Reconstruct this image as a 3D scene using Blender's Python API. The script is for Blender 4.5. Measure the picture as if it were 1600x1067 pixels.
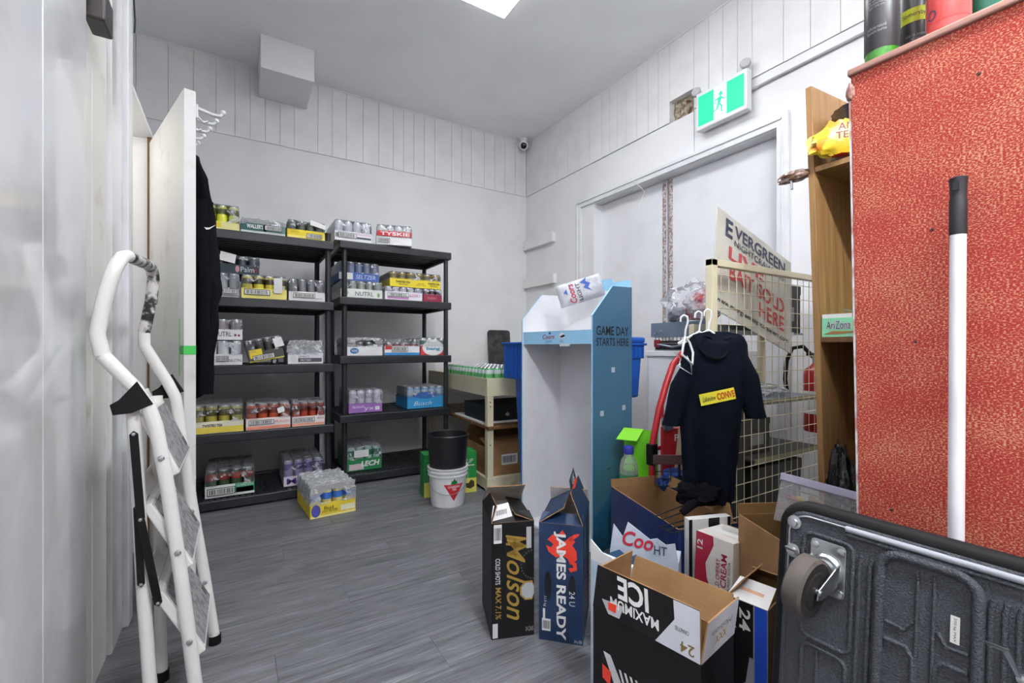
import bpy, bmesh, math, random
from mathutils import Vector, Matrix, Euler, noise

# ---------------------------------------------------------------- scene, camera, light
for o in list(bpy.data.objects): bpy.data.objects.remove(o)
scene = bpy.context.scene
COL = scene.collection
random.seed(7)

cam_d = bpy.data.cameras.new('camera')
cam_d.sensor_width = 36.0
cam_d.lens = 705.0 / 1600 * 36
cam_d.shift_y = 10.5 / 1600
cam_d.clip_start = 0.02
cam = bpy.data.objects.new('camera', cam_d)
COL.objects.link(cam)
cam.location = (0, 0, 1.01)
cam.rotation_euler = (math.radians(90), 0, math.radians(-31.5))
scene.camera = cam

world = bpy.data.worlds.new('world'); scene.world = world
world.use_nodes = True
world.node_tree.nodes['Background'].inputs[0].default_value = (0.8, 0.86, 1.0, 1)
world.node_tree.nodes['Background'].inputs[1].default_value = 0.15

PANEL_POWER = 13.5
TUBE_POWER = 195.0
scene.view_settings.view_transform = 'Standard'
scene.view_settings.look = 'None'
scene.view_settings.gamma = 1.0
scene.view_settings.use_curve_mapping = False
scene.view_settings.exposure = 0.28

# ---------------------------------------------------------------- materials
def lin(c):
    return tuple(((v / 255) / 12.92 if v / 255 <= 0.04045 else ((v / 255 + 0.055) / 1.055) ** 2.4) for v in c) + (1.0,)

MATS = {}
def new_mat(name):
    m = bpy.data.materials.new(name); m.use_nodes = True
    MATS[name] = m
    return m, m.node_tree.nodes, m.node_tree.links, m.node_tree.nodes['Principled BSDF']

def mat(name, rgb, rough=0.6, metal=0.0, spec=0.5, var=0.06, vscale=9.0, bump=0.0, bscale=60.0, coat=0.0, stretch=None, emit=0.0, var_rgb=None, var_lo=0.45, var_hi=0.62):
    """procedural principled: base colour with noise variation towards var_rgb (or a darker tone), optional bump"""
    m, n, l, p = new_mat(name)
    p.inputs['Roughness'].default_value = rough
    p.inputs['Metallic'].default_value = metal
    p.inputs['Specular IOR Level'].default_value = spec
    p.inputs['Coat Weight'].default_value = coat
    a = lin(rgb)
    b = lin(var_rgb) if var_rgb else tuple(x * (1 - var * 2) for x in a[:3]) + (1,)
    tc = n.new('ShaderNodeTexCoord'); mp = n.new('ShaderNodeMapping')
    l.new(tc.outputs['Object'], mp.inputs[0])
    if stretch: mp.inputs['Scale'].default_value = stretch
    nz = n.new('ShaderNodeTexNoise'); nz.inputs['Scale'].default_value = vscale; nz.inputs['Detail'].default_value = 6
    l.new(mp.outputs[0], nz.inputs['Vector'])
    r = n.new('ShaderNodeValToRGB'); r.color_ramp.elements[0].position = var_lo; r.color_ramp.elements[1].position = var_hi
    r.color_ramp.elements[0].color = a; r.color_ramp.elements[1].color = b
    l.new(nz.outputs['Fac'], r.inputs[0]); l.new(r.outputs[0], p.inputs['Base Color'])
    if emit:
        l.new(r.outputs[0], p.inputs['Emission Color']); p.inputs['Emission Strength'].default_value = emit
    if bump:
        bz = n.new('ShaderNodeTexNoise'); bz.inputs['Scale'].default_value = bscale; bz.inputs['Detail'].default_value = 5
        l.new(mp.outputs[0], bz.inputs['Vector'])
        bp = n.new('ShaderNodeBump'); bp.inputs['Strength'].default_value = bump; bp.inputs['Distance'].default_value = 0.01
        l.new(bz.outputs['Fac'], bp.inputs['Height']); l.new(bp.outputs[0], p.inputs['Normal'])
    return m

def C(rgb, rough=0.55, **k):
    """quick printed/painted colour"""
    key = 'paint_%d_%d_%d' % tuple(rgb) + ('_%d' % int(rough * 100))
    return MATS.get(key) or mat(key, rgb, rough, var=0.04, **k)

def film_mat(name, haze=0.02, lo=0.01, hi=0.55, tint=(0.92, 0.94, 0.97, 1), bump=0.6, scale=22.0, rough=0.12):
    m, n, l, p = new_mat(name)
    out = n['Material Output']
    p.inputs['Base Color'].default_value = tint; p.inputs['Roughness'].default_value = rough
    p.inputs['Specular IOR Level'].default_value = 0.9
    tr = n.new('ShaderNodeBsdfTransparent'); tr.inputs[0].default_value = (0.97, 0.98, 1, 1)
    tc = n.new('ShaderNodeTexCoord')
    nz = n.new('ShaderNodeTexNoise'); nz.inputs['Scale'].default_value = scale; nz.inputs['Detail'].default_value = 5; nz.inputs['Distortion'].default_value = 1.4
    l.new(tc.outputs['Object'], nz.inputs['Vector'])
    mr = n.new('ShaderNodeMapRange'); mr.inputs[1].default_value = 0.55; mr.inputs[2].default_value = 0.68; mr.inputs[3].default_value = lo + haze; mr.inputs[4].default_value = hi  # noise-placed white streaks painted as highlights on the clear film
    l.new(nz.outputs['Fac'], mr.inputs[0])
    lw = n.new('ShaderNodeFresnel'); lw.inputs[0].default_value = 1.35
    ad = n.new('ShaderNodeMath'); ad.operation = 'ADD'; ad.use_clamp = True
    l.new(mr.outputs[0], ad.inputs[0]); l.new(lw.outputs[0], ad.inputs[1])
    bp = n.new('ShaderNodeBump'); bp.inputs['Strength'].default_value = bump; bp.inputs['Distance'].default_value = 0.02
    l.new(nz.outputs['Fac'], bp.inputs['Height']); l.new(bp.outputs[0], p.inputs['Normal'])
    mx = n.new('ShaderNodeMixShader')
    l.new(ad.outputs[0], mx.inputs[0]); l.new(tr.outputs[0], mx.inputs[1]); l.new(p.outputs[0], mx.inputs[2])
    l.new(mx.outputs[0], out.inputs['Surface'])
    return m

def emit_mat(name, rgb, strength):
    m, n, l, p = new_mat(name)
    p.inputs['Base Color'].default_value = lin(rgb)
    nz = n.new('ShaderNodeTexNoise'); nz.inputs['Scale'].default_value = 2
    r = n.new('ShaderNodeValToRGB'); c = lin(rgb)
    r.color_ramp.elements[0].color = c; r.color_ramp.elements[1].color = tuple(min(1, v * 1.02) for v in c[:3]) + (1,)
    l.new(nz.outputs['Fac'], r.inputs[0]); l.new(r.outputs[0], p.inputs['Emission Color'])
    p.inputs['Emission Strength'].default_value = strength
    return m

def plank_mat():
    m, n, l, p = new_mat('grey_vinyl_plank')
    tc = n.new('ShaderNodeTexCoord'); oi = n.new('ShaderNodeObjectInfo')
    ml = n.new('ShaderNodeMath'); ml.operation = 'MULTIPLY'; ml.inputs[1].default_value = 37.0
    l.new(oi.outputs['Random'], ml.inputs[0])
    cb = n.new('ShaderNodeCombineXYZ'); l.new(ml.outputs[0], cb.inputs[0]); l.new(ml.outputs[0], cb.inputs[1])
    va = n.new('ShaderNodeVectorMath'); va.operation = 'ADD'
    l.new(tc.outputs['Object'], va.inputs[0]); l.new(cb.outputs[0], va.inputs[1])
    m1 = n.new('ShaderNodeMapping'); m1.inputs['Scale'].default_value = (1.0, 30, 30); l.new(va.outputs[0], m1.inputs[0])
    n1 = n.new('ShaderNodeTexNoise'); n1.inputs['Scale'].default_value = 4.2; n1.inputs['Detail'].default_value = 12; n1.inputs['Distortion'].default_value = 1.2; n1.inputs['Roughness'].default_value = 0.65
    l.new(m1.outputs[0], n1.inputs['Vector'])
    m2 = n.new('ShaderNodeMapping'); m2.inputs['Scale'].default_value = (.9, 6, 6); l.new(va.outputs[0], m2.inputs[0])
    n2 = n.new('ShaderNodeTexNoise'); n2.inputs['Scale'].default_value = 2.0; n2.inputs['Detail'].default_value = 5; n2.inputs['Distortion'].default_value = 2.2
    l.new(m2.outputs[0], n2.inputs['Vector'])
    mx = n.new('ShaderNodeMix'); mx.data_type = 'FLOAT'; mx.inputs[0].default_value = 0.36
    l.new(n1.outputs['Fac'], mx.inputs[2]); l.new(n2.outputs['Fac'], mx.inputs[3])
    r = n.new('ShaderNodeValToRGB')
    cr = r.color_ramp
    cr.elements[0].position = 0.30; cr.elements[0].color = lin((58, 59, 62))
    cr.elements[1].position = 0.70; cr.elements[1].color = lin((148, 149, 152))
    e = cr.elements.new(0.44); e.color = lin((92, 93, 97))
    e = cr.elements.new(0.56); e.color = lin((114, 115, 119))
    l.new(mx.outputs[0], r.inputs[0]); l.new(r.outputs[0], p.inputs['Base Color'])
    p.inputs['Roughness'].default_value = 0.5; p.inputs['Specular IOR Level'].default_value = 0.4
    bp = n.new('ShaderNodeBump'); bp.inputs['Strength'].default_value = 0.12; bp.inputs['Distance'].default_value = 0.004
    l.new(n1.outputs['Fac'], bp.inputs['Height']); l.new(bp.outputs[0], p.inputs['Normal'])
    return m

def speckle_mat():
    m, n, l, p = new_mat('red_speckled_board')
    tc = n.new('ShaderNodeTexCoord'); mp = n.new('ShaderNodeMapping'); mp.inputs['Scale'].default_value = (1, 0.75, 1.3)
    l.new(tc.outputs['Object'], mp.inputs[0])
    v = n.new('ShaderNodeTexNoise'); v.inputs['Scale'].default_value = 430; v.inputs['Detail'].default_value = 2; v.inputs['Roughness'].default_value = 0.6
    l.new(mp.outputs[0], v.inputs['Vector'])
    b = n.new('ShaderNodeTexNoise'); b.inputs['Scale'].default_value = 11; b.inputs['Detail'].default_value = 5
    l.new(mp.outputs[0], b.inputs['Vector'])
    ad = n.new('ShaderNodeMath'); ad.operation = 'MULTIPLY_ADD'; ad.inputs[1].default_value = 0.22
    l.new(b.outputs['Fac'], ad.inputs[0]); l.new(v.outputs['Fac'], ad.inputs[2])
    r = n.new('ShaderNodeValToRGB'); cr = r.color_ramp
    cr.elements[0].position = 0.55; cr.elements[0].color = lin((152, 45, 40))
    cr.elements[1].position = 0.74; cr.elements[1].color = lin((200, 148, 116))
    e = cr.elements.new(0.635); e.color = lin((170, 70, 58))
    l.new(ad.outputs[0], r.inputs[0]); l.new(r.outputs[0], p.inputs['Base Color'])
    p.inputs['Roughness'].default_value = 0.7; p.inputs['Specular IOR Level'].default_value = 0.25
    return m

def wood_mat(name, a, b, scale=(30, 30, 1.6), rough=0.55):
    m, n, l, p = new_mat(name)
    tc = n.new('ShaderNodeTexCoord'); mp = n.new('ShaderNodeMapping'); mp.inputs['Scale'].default_value = scale
    l.new(tc.outputs['Object'], mp.inputs[0])
    nz = n.new('ShaderNodeTexNoise'); nz.inputs['Scale'].default_value = 1.4; nz.inputs['Detail'].default_value = 7; nz.inputs['Distortion'].default_value = 0.9
    l.new(mp.outputs[0], nz.inputs['Vector'])
    r = n.new('ShaderNodeValToRGB'); r.color_ramp.elements[0].position = 0.32; r.color_ramp.elements[1].position = 0.68
    r.color_ramp.elements[0].color = lin(a); r.color_ramp.elements[1].color = lin(b)
    l.new(nz.outputs['Fac'], r.inputs[0]); l.new(r.outputs[0], p.inputs['Base Color'])
    p.inputs['Roughness'].default_value = rough
    return m

M_PLANK = plank_mat(); M_RED = speckle_mat()
M_WALL = mat('white_wall_paint', (228, 228, 230), 0.62, var=0.025, vscale=3, bump=0.05, bscale=90)
M_BOARD = mat('white_board_paint', (228, 228, 227), 0.5, var=0.03, vscale=5, bump=0.04, bscale=40)
M_GLOSS = mat('glossy_white_panel', (214, 216, 219), 0.16, var=0.05, vscale=4, coat=0.4, bump=0.05, bscale=5, var_rgb=(200, 200, 200))
M_CEIL = mat('ceiling_paint', (242, 243, 245), 0.8, var=0.02, vscale=2)
M_TRIM = mat('trim_gloss_paint', (222, 223, 225), 0.32, var=0.03)
M_DOOR = mat('door_paint', (226, 226, 229), 0.36, var=0.03, vscale=4, bump=0.05, bscale=12)
M_DIRTYWHITE = mat('scuffed_white_paint', (216, 214, 208), 0.45, var_rgb=(140, 128, 112), vscale=5, var_lo=0.62, var_hi=0.80, bump=0.05)
M_GROOVE = mat('groove_backing', (150, 150, 148), 0.9)  # plain grey backing behind boards and planks
M_LED = emit_mat('led_diffuser', (250, 252, 255), PANEL_POWER)
M_BLACK = mat('black_rack_plastic', (34, 36, 41), 0.42, var=0.12, vscale=14, bump=0.06, bscale=160)
M_SILVER = mat('can_aluminium', (205, 207, 210), 0.28, metal=0.9, var=0.05)
M_FILM = film_mat('shrink_film')
M_FILMD = film_mat('crumpled_shrink_film', haze=0.03, hi=0.8, scale=30)
M_KRAFT = mat('kraft_cardboard', (158, 122, 84), 0.8, spec=0.2, var_rgb=(140, 106, 70), vscale=7, bump=0.08, bscale=140)
M_KRAFTD = mat('kraft_cardboard_inside', (138, 106, 68), 0.85, spec=0.15, var_rgb=(120, 90, 56), vscale=8)
M_FILMC = film_mat('cloudy_shrink_film', haze=0.30, hi=0.85, scale=24, bump=0.9)
M_WHITEC = mat('white_card', (226, 226, 224), 0.6, var=0.03)
M_CHROME = mat('zinc_plated_steel', (190, 194, 196), 0.3, metal=0.95, var=0.08, vscale=25)
M_STEEL = mat('grey_painted_steel', (120, 134, 148), 0.38, metal=0.35, var=0.1)
M_CREAM = mat('cream_enamel', (214, 206, 176), 0.45, var_rgb=(176, 164, 128), vscale=8, var_lo=0.6, var_hi=0.8)
M_LADDER = mat('ladder_white_enamel', (224, 223, 219), 0.35, var_rgb=(120, 112, 104), vscale=16, var_lo=0.66, var_hi=0.76)
M_WORN = mat('ladder_worn_enamel', (206, 204, 200), 0.5, var_rgb=(40, 38, 38), vscale=34, var_lo=0.44, var_hi=0.56)
M_TREAD = mat('ladder_tread_rubber', (146, 144, 146), 0.85, var_rgb=(112, 110, 114), vscale=45, bump=0.15, bscale=220)
M_RUBBER = mat('black_rubber', (16, 16, 17), 0.65, spec=0.25, var=0.1)
M_CLOTH = mat('black_cloth', (18, 19, 24), 0.95, spec=0.1, var=0.12, vscale=20, bump=0.12, bscale=300)
M_NAVY = mat('navy_cotton', (13, 18, 29), 0.95, spec=0.1, var=0.12, vscale=14, bump=0.15, bscale=260)
M_WOOD = wood_mat('pale_plywood', (134, 98, 58), (168, 130, 84))
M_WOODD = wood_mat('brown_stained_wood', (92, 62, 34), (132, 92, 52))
M_BLUEP = mat('blue_bin_plastic', (28, 92, 186), 0.4, var=0.06)
M_DISP = mat('display_blue_print', (66, 108, 138), 0.5, var=0.03)
M_DISPL = mat('display_light_blue_print', (150, 200, 232), 0.5, var=0.03)
M_INK = C((24, 26, 30), 0.6)

# ---------------------------------------------------------------- mesh helpers
class G:
    def __init__(s): s.v = []; s.f = []; s.m = []
    def add(s, vs, fs, mi=0):
        b = len(s.v); s.v += [tuple(p) for p in vs]; s.f += [tuple(i + b for i in f) for f in fs]
        s.m += ([mi] * len(fs)) if isinstance(mi, int) else list(mi)
        return s
    def box(s, x0, x1, y0, y1, z0, z1, mi=0):
        return s.add([(x0, y0, z0), (x1, y0, z0), (x1, y1, z0), (x0, y1, z0), (x0, y0, z1), (x1, y0, z1), (x1, y1, z1), (x0, y1, z1)],
                     [(0, 3, 2, 1), (4, 5, 6, 7), (0, 1, 5, 4), (1, 2, 6, 5), (2, 3, 7, 6), (3, 0, 4, 7)], mi)
    def prism(s, pts, vec, mi=0):
        n = len(pts); a = [Vector(p) for p in pts]; vec = Vector(vec); b = [p + vec for p in a]
        return s.add(a + b, [tuple(range(n))[::-1], tuple(range(n, 2 * n))] + [(i, (i + 1) % n, n + (i + 1) % n, n + i) for i in range(n)], mi)
    def sheet(s, c, t, mi=0):
        """thin slab from 3+ coplanar corners with thickness t"""
        a = [Vector(p) for p in c]; nrm = (a[1] - a[0]).cross(a[2] - a[0]).normalized()
        return s.prism(a, nrm * t, mi)
    def tube(s, pts, r, n=8, mi=0, closed=False):
        P = [Vector(p) for p in pts]; k = len(P); rr = r if isinstance(r, (list, tuple)) else [r] * k
        rings = []; up = None
        for i in range(k):
            if closed: d = (P[(i + 1) % k] - P[i - 1])
            elif i == 0: d = P[1] - P[0]
            elif i == k - 1: d = P[-1] - P[-2]
            else: d = (P[i + 1] - P[i]).normalized() + (P[i] - P[i - 1]).normalized()
            d.normalize()
            if up is None: up = d.orthogonal().normalized()
            up = (up - d * up.dot(d))
            if up.length < 1e-6: up = d.orthogonal()
            up.normalize(); w = d.cross(up)
            rings.append([P[i] + (up * math.cos(2 * math.pi * j / n) + w * math.sin(2 * math.pi * j / n)) * rr[i] for j in range(n)])
        vs = [p for ring in rings for p in ring]; fs = []
        for i in range(k if closed else k - 1):
            a = i * n; b = ((i + 1) % k) * n
            fs += [(a + j, a + (j + 1) % n, b + (j + 1) % n, b + j) for j in range(n)]
        if not closed: fs += [tuple(range(n))[::-1], tuple((k - 1) * n + j for j in range(n))]
        return s.add(vs, fs, mi)
    def lathe(s, prof, n=16, c=(0, 0, 0), mi=0, cap=True):
        vs = []; fs = []; ms = []
        for r, z in prof: vs += [(c[0] + r * math.cos(2 * math.pi * j / n), c[1] + r * math.sin(2 * math.pi * j / n), c[2] + z) for j in range(n)]
        for i in range(len(prof) - 1):
            fs += [(i * n + j, i * n + (j + 1) % n, (i + 1) * n + (j + 1) % n, (i + 1) * n + j) for j in range(n)]
            ms += [mi if isinstance(mi, int) else mi[i]] * n
        if cap:
            fs += [tuple(range(n))[::-1], tuple((len(prof) - 1) * n + j for j in range(n))]
            ms += [mi if isinstance(mi, int) else mi[0], mi if isinstance(mi, int) else mi[-1]]
        return s.add(vs, fs, ms)
    def grid(s, fn, nu, nv, mi=0, keep=None):
        vs = [fn(i / nu, j / nv) for j in range(nv + 1) for i in range(nu + 1)]
        fs = []
        for j in range(nv):
            for i in range(nu):
                if keep is None or keep((i + .5) / nu, (j + .5) / nv):
                    a = j * (nu + 1) + i; fs.append((a, a + 1, a + nu + 2, a + nu + 1))
        return s.add(vs, fs, mi)
    def xf(s, M):
        s.v = [tuple(M @ Vector(p)) for p in s.v]; return s
    def mesh(s, name, mats, smooth=None, merge=0.0):
        me = bpy.data.meshes.new(name); me.from_pydata(s.v, [], s.f)
        for m in (mats if isinstance(mats, (list, tuple)) else [mats]): me.materials.append(m)
        me.polygons.foreach_set('material_index', s.m)
        bm = bmesh.new(); bm.from_mesh(me)
        if merge: bmesh.ops.remove_doubles(bm, verts=bm.verts, dist=merge)
        bmesh.ops.recalc_face_normals(bm, faces=bm.faces); bm.to_mesh(me); bm.free()
        if smooth is not None:
            me.polygons.foreach_set('use_smooth', [True] * len(me.polygons)); me.set_sharp_from_angle(angle=math.radians(smooth))
        me.update()
        return me
    def build(s, name, mats, parent=None, smooth=None, bevel=0.0, merge=0.0, loc=None, rot=None, solid=0.0, kind=None):
        ob = bpy.data.objects.new(name, s.mesh(name, mats, smooth, merge)); COL.objects.link(ob)
        if parent: ob.parent = parent
        if loc is not None: ob.location = loc
        if rot is not None: ob.rotation_euler = rot
        if solid:
            md = ob.modifiers.new('thickness', 'SOLIDIFY'); md.thickness = solid; md.offset = 0
        if bevel:
            md = ob.modifiers.new('bevel', 'BEVEL'); md.width = bevel; md.segments = 2; md.limit_method = 'ANGLE'; md.angle_limit = math.radians(40)
        if kind: ob['kind'] = kind
        return ob

def tag(o, label=None, cat=None, group=None, kind=None):
    if label: o['label'] = label
    if cat: o['category'] = cat
    if group: o['group'] = group
    if kind: o['kind'] = kind
    return o

def thing(name, label, cat, loc=(0, 0, 0), rz=0.0, group=None, rot=None):
    o = bpy.data.objects.new(name, None); COL.objects.link(o)
    o.empty_display_size = 0.05
    o.location = loc; o.rotation_euler = rot if rot is not None else (0, 0, rz)
    return tag(o, label, cat, group)

def struct(o): o['kind'] = 'structure'; return o

def inst(me, name, parent, loc, rot=(0, 0, 0), scale=None):
    o = bpy.data.objects.new(name, me); COL.objects.link(o); o.parent = parent; o.location = loc; o.rotation_euler = rot
    if scale: o.scale = scale
    return o

_fonts = {}
def glyphs(body, shear=0.0, bold=0.0):
    key = (body, shear, bold)
    if key not in _fonts:
        cu = bpy.data.curves.new('txt', 'FONT'); cu.body = body; cu.resolution_u = 3; cu.shear = shear; cu.offset = bold; cu.space_line = 0.85; cu.align_x = 'CENTER'
        ob = bpy.data.objects.new('txt', cu)
        me = bpy.data.meshes.new_from_object(ob)
        vs = [tuple(v.co) for v in me.vertices]; fs = [tuple(p.vertices) for p in me.polygons]
        bpy.data.objects.remove(ob); bpy.data.curves.remove(cu); bpy.data.meshes.remove(me)
        x0 = min(v[0] for v in vs); x1 = max(v[0] for v in vs); y0 = min(v[1] for v in vs); y1 = max(v[1] for v in vs)
        _fonts[key] = ([((v[0] - x0) / max(1e-6, x1 - x0) - .5, (v[1] - y0) / max(1e-6, y1 - y0) - .5) for v in vs], fs)
    return _fonts[key]

def text(parent, body, c, u, v, w, h, m, shear=0.0, bold=0.0, name='lettering', off=0.0012, fn=None):
    vs, fs = glyphs(body, shear, bold)
    c = Vector(c); u = Vector(u).normalized(); v = Vector(v).normalized(); nn = u.cross(v).normalized()
    g = G(); g.add([(c + u * (x * w) + v * (y * h) + nn * off) if fn is None else fn(x * w, y * h) for x, y in vs], fs)
    me = bpy.data.meshes.new(name); me.from_pydata(g.v, [], g.f); me.materials.append(m); me.update()
    ob = bpy.data.objects.new(name, me); COL.objects.link(ob); ob.parent = parent
    return ob

def patch(parent, c, u, v, w, h, m, name='print_panel', off=0.0008):
    c = Vector(c); u = Vector(u).normalized(); v = Vector(v).normalized(); nn = u.cross(v)
    g = G(); g.add([c + u * (a * w / 2) + v * (b * h / 2) + nn * off for a, b in ((-1, -1), (1, -1), (1, 1), (-1, 1))], [(0, 1, 2, 3)])
    me = g.mesh(name, m); ob = bpy.data.objects.new(name, me); COL.objects.link(ob); ob.parent = parent
    return ob

def shape(parent, c, u, v, pts, m, name='print_shape', off=0.001, sc=1.0):
    """flat printed polygon given in u,v metres around c"""
    c = Vector(c); u = Vector(u).normalized(); v = Vector(v).normalized(); nn = u.cross(v)
    g = G(); g.add([c + u * (a * sc) + v * (b * sc) + nn * off for a, b in pts], [tuple(range(len(pts)))])
    me = g.mesh(name, m); ob = bpy.data.objects.new(name, me); COL.objects.link(ob); ob.parent = parent
    return ob

def barcode(parent, c, u, v, w, h, ink=None, off=0.0014, paper=True, frame=True):
    c = Vector(c); u = Vector(u).normalized(); v = Vector(v).normalized(); nn = u.cross(v); g = G()
    def q(x0, x1, y0, y1, o, mi): g.add([c + u * a + v * b + nn * o for a, b in ((x0, y0), (x1, y0), (x1, y1), (x0, y1))], [(0, 1, 2, 3)], mi)
    if paper: q(-w / 2, w / 2, -h / 2, h / 2, off, 0)
    if frame:
        t = h * .09
        q(-w / 2, w / 2, h / 2 - t, h / 2, off + .0004, 1); q(-w / 2, w / 2, -h / 2, -h / 2 + t, off + .0004, 1)
        q(-w / 2, -w / 2 + t, -h / 2, h / 2, off + .0004, 1); q(w / 2 - t, w / 2, -h / 2, h / 2, off + .0004, 1)
    x = -w * .42; rnd = random.Random(int(w * 1e5) + int(h * 1e5))
    while x < w * .41:
        b = w * rnd.choice((.012, .02, .03)); q(x, x + b, -h * .33, h * .33, off + .0004, 1); x += b + w * rnd.choice((.014, .022, .03))
    me = g.mesh('barcode', [M_WHITEC, ink or M_INK]); ob = bpy.data.objects.new('barcode', me); COL.objects.link(ob); ob.parent = parent
    return ob

X_, Y_, Z_ = (1, 0, 0), (0, 1, 0), (0, 0, 1)

# ---------------------------------------------------------------- room shell
CEIL = 3.31; YB = 4.25; XR = 2.79; XL = -0.36; YF = -2.3

floor = struct(G().box(-1.0, 2.95, YF, YB + .02, -0.06, -0.006).build('floor', M_GROOVE))
PW, PL = 0.18, 1.22
pm = {}
row = 0; y = YF + .02; npl = 0
while y < YB:
    x = -1.0 - (row * 0.47) % PL
    while x < 2.9:
        a = max(x, -0.98); b = min(x + PL, 2.94)
        if b - a > .03:
            yy = min(y + PW, YB)
            k = (round(b - a, 3), round(yy - y, 3))
            if k not in pm: pm[k] = G().box(0.0006, k[0] - .0006, 0.0006, k[1] - .0006, -.006, 0).mesh('plank', M_PLANK)
            inst(pm[k], 'plank', floor, (a, y, 0)); npl += 1
        x += PL
    y += PW; row += 1

ceiling = struct(G().box(-1.0, 2.95, YF, YB + .1, CEIL, CEIL + .08).build('ceiling', M_CEIL))

# back wall: smooth lower part, vertical boards of uneven width above
wall_back = struct(G().box(-1.0, 2.95, YB, YB + .1, -.06, CEIL).build('wall_back', M_WALL))
G().box(-.95, XR, YB - .004, YB, 0, 2.704).build('drywall_sheet', M_WALL, wall_back)
bx = [-.95, -.8, -.62, -0.431, -0.275, -.13, -0.003, 0.102, 0.21, 0.319, 0.427, 0.612, 0.73, 0.851, 0.999, 1.14, 1.276, 1.377, 1.48, 1.586, 1.695, 1.878, 1.99, 2.099, 2.252, 2.38, 2.509, 2.642, 2.785]
for a, b in zip(bx, bx[1:]):
    d = random.uniform(0, .0012)
    G().box(a + .0013, b - .0013, YB - .009 - d, YB, 2.708 + random.uniform(0, .002), CEIL - .004).build('wall_board', M_BOARD, wall_back, bevel=.0012)
G().box(-.95, 2.78, YB - .014, YB, CEIL - .012, CEIL).build('ceiling_strip', M_BOARD, wall_back)

# right wall with an opening for the double door and a torn hole
wall_right = struct(G().box(2.93, 3.03, YF, YB, -.06, CEIL).build('wall_right', M_GROOVE))
HY0, HY1, HZ0, HZ1 = 2.064, 2.275, 2.70, 2.862
G().box(XR, 2.93, 3.123, YB, 0, 2.703).build('drywall_sheet', M_WALL, wall_right)
G().box(XR - .003, 2.93, 2.066, 3.12, 2.335, 2.699).build('drywall_sheet', M_WALL, wall_right)
G().box(XR, 2.93, 3.29, 3.3, 0, 2.335).build('drywall_sheet', M_WALL, wall_right)
G().box(XR, 2.93, 1.0, 2.0625, 2.335, 2.712).build('drywall_sheet', M_WALL, wall_right)
G().box(XR, 2.93, YF, 1.48, 0, 2.334).build('drywall_sheet', M_WALL, wall_right)
G().box(XR, 2.93, YF, 1.0, 2.334, 2.712).build('drywall_sheet', M_WALL, wall_right)
ry = [4.236, 4.1, 3.98, 3.82, 3.66, 3.49, 3.323, 3.17, 3.008, 2.915, 2.82, 2.719, 2.6, 2.482, 2.38, HY1, HY0, 1.945, 1.84, 1.737, 1.639, 1.448, 1.3, 1.15, 1.0, .85, .68, .5, .3, .1, -.1, -.4, -.7, -1.0, -1.4, -1.8, YF]
for a, b in zip(ry, ry[1:]):
    d = random.uniform(0, .001)
    z0 = HZ1 if a == HY1 else (2.707 if a > HY0 else 2.716)
    G().box(XR - .006 - d, 2.93, b + .0013, a - .0013, z0, CEIL - .004).build('wall_board', M_BOARD, wall_right, bevel=.0012)
G().box(XR - .012, XR, YF, YB, CEIL - .012, CEIL).build('ceiling_strip', M_BOARD, wall_right)
# insulation showing in the hole
M_INSUL = mat('old_insulation', (176, 170, 150), 0.95, var_rgb=(92, 60, 40), vscale=26, var_lo=.42, var_hi=.62, bump=.9, bscale=70)
def ins(u, v):
    y = HY0 - .01 + u * (HY1 - HY0 + .02); z = HZ0 - .02 + v * (HZ1 - HZ0 + .03)
    return (2.845 - .035 * noise.noise(Vector((y * 28, z * 28, 0))), y, z)
tag(G().grid(ins, 26, 20).build('insulation', M_INSUL, smooth=180, solid=.01), 'torn patch of brown and cream insulation in the wall hole beside exit sign', 'insulation')

# left wall: near glossy boards, then boards and wide trim up to a low closet opening
wall_left = struct(G().box(-.5, -.375, YF, 2.2, -.06, CEIL).build('wall_left', M_GROOVE))
ly = [YF, -1.9, -1.5, -1.1, -.7, -.4, -.1, .2, .48, .68, .98, 1.285, 1.6]
for a, b in zip(ly, ly[1:]):
    G().box(-.375, -.335, a + .0015, b - .0015, 0, CEIL - .002).build('wall_board', M_GLOSS, wall_left, bevel=.002)
for a, b in ((1.602, 1.78), (1.78, 1.955)):
    G().box(-.375, -.36, a + .0015, b - .0015, 0, CEIL - .002).build('wall_board', M_DIRTYWHITE, wall_left, bevel=.0015)
trim_1 = struct(G().box(-.375, -.347, 1.957, 2.118, 0, CEIL - .004).build('trim_1', M_GLOSS, bevel=.003))
trim_2 = struct(G().box(-.375, -.33, 2.12, 2.2, 0, CEIL - .004).build('trim_2', M_TRIM, bevel=.004))
# closet behind: thin top board, far jamb, side and back
wall_closet = struct(G().box(-1.0, -.95, 2.2, YB, 0, CEIL).build('wall_closet', M_WALL))
struct(G().box(-.95, -.5, 2.15, 2.2, 0, CEIL).build('wall_closet_near', M_WALL))
struct(G().box(-.95, -.375, 2.872, 2.93, 0, 2.055).build('wall_closet_far', M_WALL))
struct(G().box(-.43, -.375, 2.93, YB - .01, 0, 2.055).build('wall_closet_side', M_WALL))
struct(G().box(-.95, -.352, 2.202, YB - .015, 2.056, 2.072).build('ceiling_closet', M_WALL, bevel=.001))
struct(G().box(-.372, -.355, 2.845, 2.871, 0, 2.055).build('trim_3', M_WOODD))
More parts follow.
